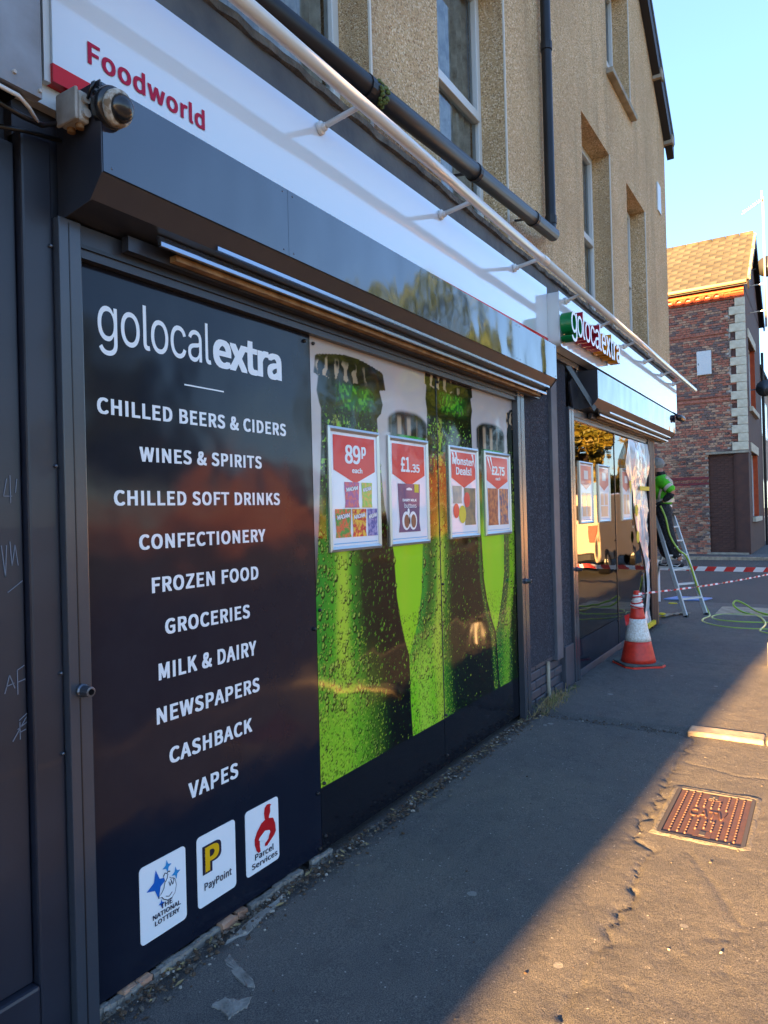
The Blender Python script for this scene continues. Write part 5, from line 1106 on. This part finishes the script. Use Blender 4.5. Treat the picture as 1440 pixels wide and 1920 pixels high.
for pts in ([(1.86, 1.90), (1.95, 1.86), (2.06, 1.885), (2.2, 1.90), (2.26, 1.93), (2.12, 1.925), (2.0, 1.92)], [(1.80, 1.84), (1.84, 1.85), (1.80, 1.76), (1.77, 1.66), (1.735, 1.62), (1.73, 1.68), (1.76, 1.77)], [(1.60, 1.71), (1.66, 1.69), (1.67, 1.64), (1.71, 1.61), (1.66, 1.58), (1.63, 1.60), (1.585, 1.60), (1.60, 1.65)], [(1.51, 1.60), (1.55, 1.59), (1.53, 1.55)]):
    c0 = (sum(p[0] for p in pts)/len(pts), sum(p[1] for p in pts)/len(pts)); b = MB(); fine = []
    for i in range(len(pts)):
        for k in range(6):
            t_ = k/6; a_, b_ = pts[i], pts[(i+1) % len(pts)]; fine.append((a_[0]+(b_[0]-a_[0])*t_+random.uniform(-.004, .004), a_[1]+(b_[1]-a_[1])*t_+random.uniform(-.004, .004)))
    n = len(fine); zc = .004
    b.add([(p[0], p[1], -.02) for p in fine]+[((p[0]*.85+c0[0]*.15), (p[1]*.85+c0[1]*.15), zc+random.uniform(0, .003)) for p in fine]+[(c0[0], c0[1], zc+.002)], [(i, (i+1) % n, (i+1) % n+n, i+n) for i in range(n)]+[(i+n, (i+1) % n+n, 2*n) for i in range(n)])
    b.build('mortar_spill', 'mortar', T)
# weeds at the pillar foot
T = thing('weed_clump', 'dry straw weeds at the foot of the dark pillar', 'weeds', (5.6, 1.9, 0))
wd = MB()
for k in range(170):
    x = random.gauss(5.5, .17); y = 1.93-abs(random.gauss(0, .06)); a = random.uniform(0, 6.28); L_ = random.uniform(.05, .17); h_ = random.uniform(.005, .09); wd.m = 1 if random.random() < .25 else 0
    d = Vector((math.cos(a), math.sin(a)*.6, 0)); p = Vector((x, y, .002)); wd.tube([p, p+d*L_*.5+Vector((0, 0, h_)), p+d*L_+Vector((0, 0, h_*.5))], [.0022, .0018, .0008], 4)
for k in range(60):
    x = random.gauss(6.0, .06); y = 1.90-abs(random.gauss(0, .03)); wd.m = 1; p = Vector((x, y, 0)); d = Vector((random.uniform(-1, 1), random.uniform(-1, .3), 0))*.03; wd.tube([p, p+d+Vector((0, 0, random.uniform(.01, .04)))], [.003, .001], 4)
tag(wd.build('stems', ['dry_grass', 'weed_green'], T), kind='stuff')

# ================================================================== BRICK HOUSE ACROSS THE SIDE ROAD
HX = 25.0
T = thing('brick_house', 'red brick end house with cream quoins and sunlit tiled roof', 'house', (28, 5, 0))
MB().box(HX+.03, 31, 3.225, 10, -.1, 3.2).box(HX+.03, 31, 2.47, 10, 3.2, 8.5).box(HX+.2, 31, 2.47, 3.224, -.1, 3.199).build('core', 'brick_mortar', T)
front = MB()
FO = [(26.1, 28.5, 1.15, 3.3), (26.0, 28.4, 4.75, 7.0)]
for a, b in ((HX+.012, 26.0), (26.0, 26.1), (26.1, 28.4), (28.4, 28.5), (28.5, 31)):
    z = -.1
    for o in FO:
        if o[0] <= a+1e-6 and o[1] >= b-1e-6: front.box(a, b, 2.052, 2.46, z, o[2]); z = o[3]
    front.box(a, b, 2.052, 2.46, z, 8.45)
front.prism([(HX+.02, 8.4), (31, 8.4), (28, 10.85)], 2.052, 2.3, 'y')
front.build('front_wall', 'garage_brown', T)
for x0, x1, z0, z1 in FO:
    w = MB().box(x0, x0+.08, 2.2, 2.28, z0, z1).box(x1-.08, x1, 2.2, 2.28, z0, z1).box(x0, x1, 2.2, 2.28, z1-.08, z1).box(x0, x1, 2.2, 2.28, z0, z0+.08).box((x0+x1)/2-.04, (x0+x1)/2+.04, 2.2, 2.28, z0, z1).build('window', 'white_upvc', T)
    MB().box(x0, x1, 2.24, 2.25, z0, z1).build('pane', 'window_glass', w); MB().box(x1-.03, x1, 2.05, 2.2, z0, z1).build('brick_reveal', 'brick_orange', w)
    MB().box(x0-.15, x1+.15, 1.95, 2.2, z0-.15, z0).build('sill', 'quoin_cream', w); MB().box(x0-.2, x1+.2, 2.02, 2.06, z1, z1+.28).build('lintel', 'quoin_cream', w); MB().box(x0, x1, 2.3, 2.45, z0, z1).build('dark_room', 'dark_void', w)
# bricks of the side wall
bm3 = {k: boxmesh('brick', .075, .207, .061, .005, k) for k in ('brick_red', 'brick_dark', 'brick_buff')}
hd3 = {k: boxmesh('brick', .075, .096, .061, .005, k) for k in ('brick_red', 'brick_dark', 'brick_buff')}
rest = MB(); nobj = 0; RB = np.random.default_rng(5)
allb = []
for r_ in range(108):
    z = .03+r_*.0748; band_ = (4.86 < z < 5.08) or (6.98 < z < 7.2) or z > 7.95; mar = 2.24 < z < 2.5
    hdr = (r_ % 4 == 3); y = 2.07+(.056 if hdr else (.11 if r_ % 2 else 0))
    while y < 6.2:
        L_ = .1125 if hdr else .225; yc = y+L_/2; y += L_
        if z < 3.2 and yc < 3.21: continue
        if z >= 3.2 and yc < (2.52 if (r_//4) % 2 else 2.36): continue
        allb.append((yc, z, L_, band_, mar))
for (yc, z, L_, band_, mar) in sorted(allb, key=lambda q: (q[0] > 4.4, abs(q[1]-1.8) > 1.4, q[0])):
    k = RB.choice(['brick_red', 'brick_dark', 'brick_buff'], p=[.42, .28, .30]) if not band_ else 'brick_red'
    if mar: k = 'brick_red'
    xo = HX+.012+RB.uniform(-.004, .004)
    if nobj < 296:
        shared('brick', (hd3 if L_ < .2 else bm3)[k], T, (xo+.02, yc, z), (0, RB.uniform(-.01, .01), RB.uniform(-.01, .01))); nobj += 1
    else:
        rest.m = {'brick_red': 0, 'brick_dark': 1, 'brick_buff': 2}[k]; rest.box(xo-.017, xo+.05, yc-L_/2+.009, yc+L_/2-.009, z-.0305, z+.0305)
o = rest.build('bricks', ['brick_red', 'brick_dark', 'brick_buff'], T); tag(o, kind='stuff')
MB().box(HX-.012, HX+.04, 3.21, 6.2, 2.24, 2.31).box(HX-.012, HX+.04, 3.21, 6.2, 2.42, 2.5).build('maroon_string_course', M('maroon', (120, 40, 48), .7, var=(6, (100, 34, 42))), T)
for z in (4.9, 7.05, 5.03): MB().box(HX-.03, HX+.02, 2.56, 6.2, z, z+.05).build('string_course', 'brick_red', T, bevel=.01)
# corbel table under the eaves
MB().box(HX-.035, HX+.03, 2.05, 6.2, 8.10, 8.24).build('frieze', 'brick_orange', T); MB().box(HX-.11, HX+.03, 2.05, 6.2, 8.32, 8.47).build('eaves_course', 'brick_orange', T)
cbm = MB()
y = 2.55
pts = [(-.14, .12), (-.14, -.10), (-.09, -.10), (-.09, -.02)]+[(.09*math.cos(R(a)), -.02+.09*math.sin(R(a))) for a in (150, 120, 90, 60, 30)]+[(.09, -.02), (.09, -.10), (.14, -.10), (.14, .12)]
cbm.prism([(p[0], p[1]) for p in pts], HX-.085, HX+.02, 'x'); cme = cbm.build('corbel_arch', 'brick_orange', T); cdat = cme.data; bpy.data.objects.remove(cme)
while y < 6.1:
    shared('corbel_arch', cdat, T, (0, y, 8.245)); y += .285
for r_ in range(3): MB().box(HX-.05-.02*r_, HX+.02, 2.06, 2.5+.12*(2-r_), 8.25+.07*r_, 8.318+.07*r_).build('kneeler_course', 'brick_orange', T)
# quoins
qa = boxmesh('quoin', .12, .46, .262, .014, 'quoin_cream'); qb = boxmesh('quoin', .12, .29, .262, .014, 'quoin_cream')
for k in range(18):
    L_ = .46 if k % 2 == 0 else .29; shared('quoin', qa if k % 2 == 0 else qb, T, (HX+.02, 2.035+L_/2, 3.42+k*.268), (0, 0, RB.uniform(-.008, .008)))
MB().box(HX-.06, HX+.3, 2.03, 3.28, 3.20, 3.275).build('door_lintel', 'stone', T, bevel=.01)
MB().box(HX-.02, HX+.4, 2.045, 2.40, -.05, 3.2).build('corner_pier', 'garage_brown', T)
MB().box(HX+.1, HX+.16, 2.40, 3.22, 0.05, 3.2).build('bricked_doorway', 'garage_brown', T)
gb = boxmesh('painted_brick', .02, .213, .066, .004, 'garage_brown')
for r_ in range(42):
    for c_ in range(3):
        yc = 2.52+c_*.225+(.11 if r_ % 2 else 0)
        if yc < 3.13: shared('painted_brick', gb, T, (HX+.097, yc, .1+r_*.0748))
MB().box(HX-.12, HX+.2, 2.1, 3.3, -.02, .05).build('doorstep', 'stone', T, bevel=.01)
mb_ = MB().box(HX-.10, HX+.0, 3.03, 3.46, 5.78, 6.55).build('meter_box', 'white_upvc', T, bevel=.012); MB().box(HX-.106, HX-.1005, 3.40, 3.42, 6.1, 6.16).build('box_lock', 'black_plastic', mb_)
# roof
RS = (11.05-8.58)/3.25; sl_len = math.hypot(3.25, 11.05-8.58); ang = math.atan2(11.05-8.58, 3.25)
rp = MB().prism([(24.72, 8.50), (28, 10.99), (31.3, 8.50), (31.3, 8.42), (28, 10.90), (24.72, 8.42)], 1.93, 10.1, 'y').build('roof_deck', 'black_wood', T)
tl = boxmesh('roof_tile', .30, .44, .018, .004, 'roof_tile'); nr = 16; st = sl_len/nr; tlh = boxmesh('roof_tile', .30, .217, .018, .004, 'roof_tile')
for r_ in range(nr):
    y = 1.90+(.2235 if r_ % 2 else 0.0); d = (r_+.5)*st
    if r_ % 2: shared('roof_tile', tlh, T, (24.70+d*math.cos(ang), 1.90+.11, 8.56+d*math.sin(ang)), (0, -ang+.035, 0))
    while y < 6.2:
        shared('roof_tile', tl, T, (24.70+d*math.cos(ang), y+.22, 8.56+d*math.sin(ang)+RB.uniform(0, .006)), (0, -ang+.035, RB.uniform(-.006, .006))); y += .447
y = 1.95
rt = MB()
while y < 9.9:
    MB().tube([(28, y, 11.04), (28, y+.42, 11.04)], .10, 10).build('ridge_tile', 'roof_tile', rp, smooth=True); y += .44
MB().tube([(24.66, 1.95, 8.50), (24.66, 10, 8.50)], .055, 10).build('gutter', M('gutter_tan', (176, 150, 110), .5), T, smooth=True)
for x0_, x1_ in ((24.75, 25.3), (25.45, 26.6), (26.8, 27.7)): MB().bar((x0_, 1.88, 8.58+(x0_-24.7)*RS), (x1_, 1.88, 8.58+(x1_-24.7)*RS), .08, .14).build('verge_strip', 'kerb_stone', rp)
for sgn_ in (0, 1):
    xs_ = (24.72, 28) if not sgn_ else (31.35, 28); MB().bar((xs_[0], 1.90, 8.38), (xs_[1], 1.90, 10.86), .05, .26).build('bargeboard', 'black_wood', rp)
MB().tube([(31.0, 1.98, -.05), (31.0, 1.98, 7.4)], .05, 10).build('drainpipe', 'gutter_black', T)
A_ = thing('aerial_mast', 'steel mast with TV aerial fixed to the brick house gable', 'aerial', (27, 1.6, 7.6))
MB().tube([(27, 1.575, 7.5), (27, 1.575, 11.85)], .032, 10).build('pole', 'mast_steel', A_, smooth=True)
MB().tube([(27, 1.60, 11.75), (27, 2.22, 11.42)], .012, 6).build('boom', 'mast_steel', A_)
for k in range(9): 
    y = 1.68+k*.06; MB().tube([(26.82, y, 11.75-(y-1.6)*.53), (27.18, y, 11.75-(y-1.6)*.53)], .006, 5).build('element', 'mast_steel', A_)
MB().box(26.8, 27.2, 1.58, 1.6, 11.72, 12.0).build('reflector', 'mast_steel', A_)
for z in (8.05, 8.95): MB().bar((27, 1.575, z), (27, 2.05, z), .03, .03).build('wall_bracket', 'mast_steel', A_)
def dish(name, label, c0, r_, parent_wall_y):
    D_ = thing(name, label, 'satellite dish', c0, 'satellite dishes on the brick house'); b = MB()
    b.lathe([(.01, .10*r_*2)]+[(r_*k/6, .10*r_*2*(1-(k/6)**2)) for k in range(1, 7)], (0, 0, 0), 20, 'x'); b.v = [(c0[0]+v[0], c0[1]+v[1], c0[2]+v[2]) for v in b.v]; b.build('reflector_dish', 'satellite_grey', D_, smooth=True, solid=.01)
    MB().tube([(c0[0]-.35, c0[1], c0[2]-.12), (c0[0]-.1, c0[1], c0[2]-.2), (c0[0]+.05, c0[1], c0[2]-.15)], .012, 6).build('feed_arm', 'satellite_grey', D_); MB().bar((c0[0]+.08, c0[1], c0[2]), (c0[0]+.1, parent_wall_y, c0[2]), .04, .04).build('mount_arm', 'satellite_grey', D_)
dish('satellite_dish', 'dark satellite dish low on the brick house front', (26.3, 1.62, 5.35), .27, 2.05); dish('satellite_dish', 'sunlit satellite dish high beside the aerial mast', (27.3, 1.50, 9.6), .36, 2.05)

# ================================================================== HOUSES DOWN THE STREET AND ACROSS THE MAIN ROAD
def house(label, x0, x1, y0, y1, ze, zr, wall, rmat, axis, wins, group):
    H_ = thing('house', label, 'house', ((x0+x1)/2, (y0+y1)/2, 0), group)
    b = MB().box(x0, x1, y0, y1, -.14, ze)
    if axis == 'y': b.prism([(x0, ze), (x1, ze), ((x0+x1)/2, zr)], y0+.01, y1-.01, 'y')
    else: b.prism([(y0, ze), (y1, ze), ((y0+y1)/2, zr)], x0+.01, x1-.01, 'x')
    b.build('wall', wall, H_); r = MB(); e = .25
    if axis == 'y':
        m_ = (x0+x1)/2; k = (zr-ze)/(m_-x0); r.prism([(x0-e, ze-e*k+.04), (m_, zr+.04), (x1+e, ze-e*k+.04), (x1+e, ze-e*k+.16), (m_, zr+.18), (x0-e, ze-e*k+.16)], y0-e, y1+e, 'y')
    else:
        m_ = (y0+y1)/2; k = (zr-ze)/(m_-y0); r.prism([(y0-e, ze-e*k+.04), (m_, zr+.04), (y1+e, ze-e*k+.04), (y1+e, ze-e*k+.16), (m_, zr+.18), (y0-e, ze-e*k+.16)], x0-e, x1+e, 'x')
    ro = r.build('roof', rmat, H_)
    MB().box((x0+x1)/2-.35, (x0+x1)/2+.35, (y0+y1)/2-.45, (y0+y1)/2+.45, zr-.4, zr+1.1).build('chimney', 'brick_red', ro)
    for f_, a, b_, z0, z1 in wins:
        if f_ == '-x':
            w = MB().box(x0-.05, x0+.02, a, b_, z0, z1).build('window', 'white_upvc', H_); MB().box(x0-.06, x0-.051, a+.08, b_-.08, z0+.08, z1-.08).build('pane', 'window_glass', w); MB().box(x0-.0505, x0-.0502, a+.08, b_-.08, z0+.08, z1-.08).build('dark_room', 'dark_void', w)
        else:
            yy, s1 = (y1, 1) if f_ == '+y' else (y0, -1)
            w = MB().box(a, b_, min(yy-.02*s1, yy+.05*s1), max(yy-.02*s1, yy+.05*s1), z0, z1).build('window', 'white_upvc', H_); MB().box(a+.08, b_-.08, yy+.056*s1, yy+.060*s1, z0+.08, z1-.08).build('pane', 'window_glass', w); MB().box(a+.08, b_-.08, yy+.0512*s1, yy+.0515*s1, z0+.08, z1-.08).build('dark_room', 'dark_void', w)
    return H_
house('cream rendered house beyond the brick house at the right edge', 31.05, 44, 2.25, 10, 6.9, 9.2, 'cream_render', 'roof_tile', 'x', [('-y', 32.2, 33.4, 4.4, 6.0), ('-y', 32.2, 33.4, 1.0, 2.6), ('-y', 35, 36.4, 4.4, 6.0), ('-y', 35, 36.4, 1.0, 2.6)], 'houses along the street')
M('house_brick', (128, 76, 54), .9, var=(.8, (92, 60, 48), 3, .1)); M('house_slate', (86, 88, 96), .8, var=(4, (104, 104, 108)))
house('sunlit brick house across the main road reflected beside the shop text', 60, 70, -62, -47, 5.4, 8.2, 'house_brick', 'house_slate', 'x', [('-x', -60, -58.4, .9, 2.4), ('-x', -52, -50.4, .9, 2.4), ('-x', -60, -58.4, 3.4, 4.8), ('-x', -52, -50.4, 3.4, 4.8)], 'houses across the main road')
house('sunlit brick house farther across the main road reflected in the bottle panels', 80, 90, -46, -32, 5.4, 8.2, 'house_brick', 'house_slate', 'x', [('-x', -44, -42.4, 1, 2.4), ('-x', -36, -34.4, 1, 2.4), ('-x', -44, -42.4, 3.4, 4.8), ('-x', -36, -34.4, 3.4, 4.8)], 'houses across the main road')
bw = thing('boundary_wall', 'sunlit brick boundary wall across the main road, seen in the reflections', 'wall', (44, -30, 0))
MB().box(43.9, 44.15, -60, -17, -.14, 2.0).build('brickwork', 'house_brick', bw); MB().box(43.85, 44.2, -60, -17, 2.0, 2.1).build('coping', 'stone', bw)
def leaf_tree(label, x, y, h, rad, mat, seed, n=5200):
    T = thing('tree', label, 'tree', (x, y, -.14), 'trees across the main road'); rg = np.random.default_rng(seed)
    b = MB().tube([(x, y, -.14), (x+.1, y, h*.25), (x, y+.1, h*.5), (x+.1, y, h*.8)], [.28, .2, .14, .04], 9)
    blobs = []
    for k in range(13):
        a = rg.uniform(0, 6.28); rr_ = rad*rg.uniform(.25, .78); z = h*rg.uniform(.34, .9); rr_ *= 1-.5*max(0, (z/h-.6))/.4
        c0 = (x+rr_*math.cos(a), y+rr_*math.sin(a), z); blobs.append((c0, rad*rg.uniform(.24, .44))); b.tube([(x, y, z*.62), ((x+c0[0])/2, (y+c0[1])/2, z*.88), c0], [.09, .06, .02], 6)
    b.build('trunk', 'bark', T, smooth=True)
    m_ = len(blobs); idx = rg.integers(0, m_, n); cc_ = np.array([q[0] for q in blobs])[idx]; rs_ = np.array([q[1] for q in blobs])[idx]
    d = rg.normal(size=(n, 3)); d /= np.linalg.norm(d, axis=1)[:, None]; c0 = cc_+d*(rs_*rg.uniform(.55, 1.08, n))[:, None]*np.array([1, 1, .85])
    u = rg.normal(size=(n, 3)); u /= np.linalg.norm(u, axis=1)[:, None]; v = np.cross(u, rg.normal(size=(n, 3))); v /= np.linalg.norm(v, axis=1)[:, None]; s_ = rg.uniform(.10, .24, n)[:, None]
    vv = np.stack([c0-u*s_, c0+v*s_*.6, c0+u*s_, c0-v*s_*.6], 1).reshape(-1, 3)
    me = bpy.data.meshes.new('crown'); me.from_pydata(vv.tolist(), [], [(4*i, 4*i+1, 4*i+2, 4*i+3) for i in range(n)]); me.materials.append(MATS[mat]); link('crown', me, T)
for lab, x, y, h, rad, mt, sd_ in (('tall green tree reflected in the dark shutter box', 27, -12.0, 13.2, 4.3, 'leaves_green', 1), ('rounded yellow-green tree reflected beside the tallest tree', 35, -12.6, 11.5, 3.6, 'leaves_green', 2), ('golden tree reflected in the far window', 46, -9.9, 8.2, 3.2, 'leaves_gold', 3), ('thin green tree reflected above the shop name', 24, -24, 10.5, 3.2, 'leaves_green', 4), ('dark leafy tree reflected at the left of the text panel', 17.5, -19.5, 9.5, 3.0, 'leaves_green', 5), ('farthest golden tree down the main road', 64, -10.2, 9.0, 3.4, 'leaves_gold', 6)):
    leaf_tree('sunlit '+lab, x, y, h, rad, mt, sd_)

# ---- added van: out of frame, gives the far window something warm to mirror
T = thing('reflection_van', 'unseen cream van added at the kerb as a warm reflection for the far window', 'van', (19.5, -1.6, -.1))
M('van_paint', (196, 178, 156), .3, coat=.6)
MB().prism([(17.2, .25), (21.7, .25), (21.7, .95), (20.9, 1.15), (20.1, 1.85), (19.6, 1.95), (17.25, 1.9), (17.12, 1.2)], -2.5, -.75, 'y').build('body', 'van_paint', T, bevel=.06, seg=3)
MB().prism([(20.2, 1.78), (20.86, 1.2), (20.9, 1.22), (20.24, 1.81)], -2.38, -.87, 'y').build('windscreen', 'window_glass', T)
for y in (-2.1, -1.2): MB().box(17.135, 17.16, y-.3, y+.3, 1.2, 1.62).build('rear_window', 'smoked_dome', T)
for y in (-2.42, -.83): MB().box(17.10, 17.16, y-.06, y+.06, .75, 1.15).build('tail_light', 'cone_red', T)
MB().box(17.02, 17.2, -2.45, -.8, .28, .48).build('bumper', 'black_plastic', T, bevel=.03)
for x in (18.1, 20.8):
    for y in (-2.42, -.83):
        w_ = MB().lathe([(.2, y-.1), (.31, y-.1), (.32, y-.05), (.32, y+.05), (.31, y+.1), (.2, y+.1)], (x, 0, .22), 22, 'y').build('wheel', 'black_plastic', T, smooth=False)
        MB().lathe([(.19, y-.105), (.19, y+.105)], (x, 0, .22), 16, 'y').build('rim', 'alu_frame', w_)
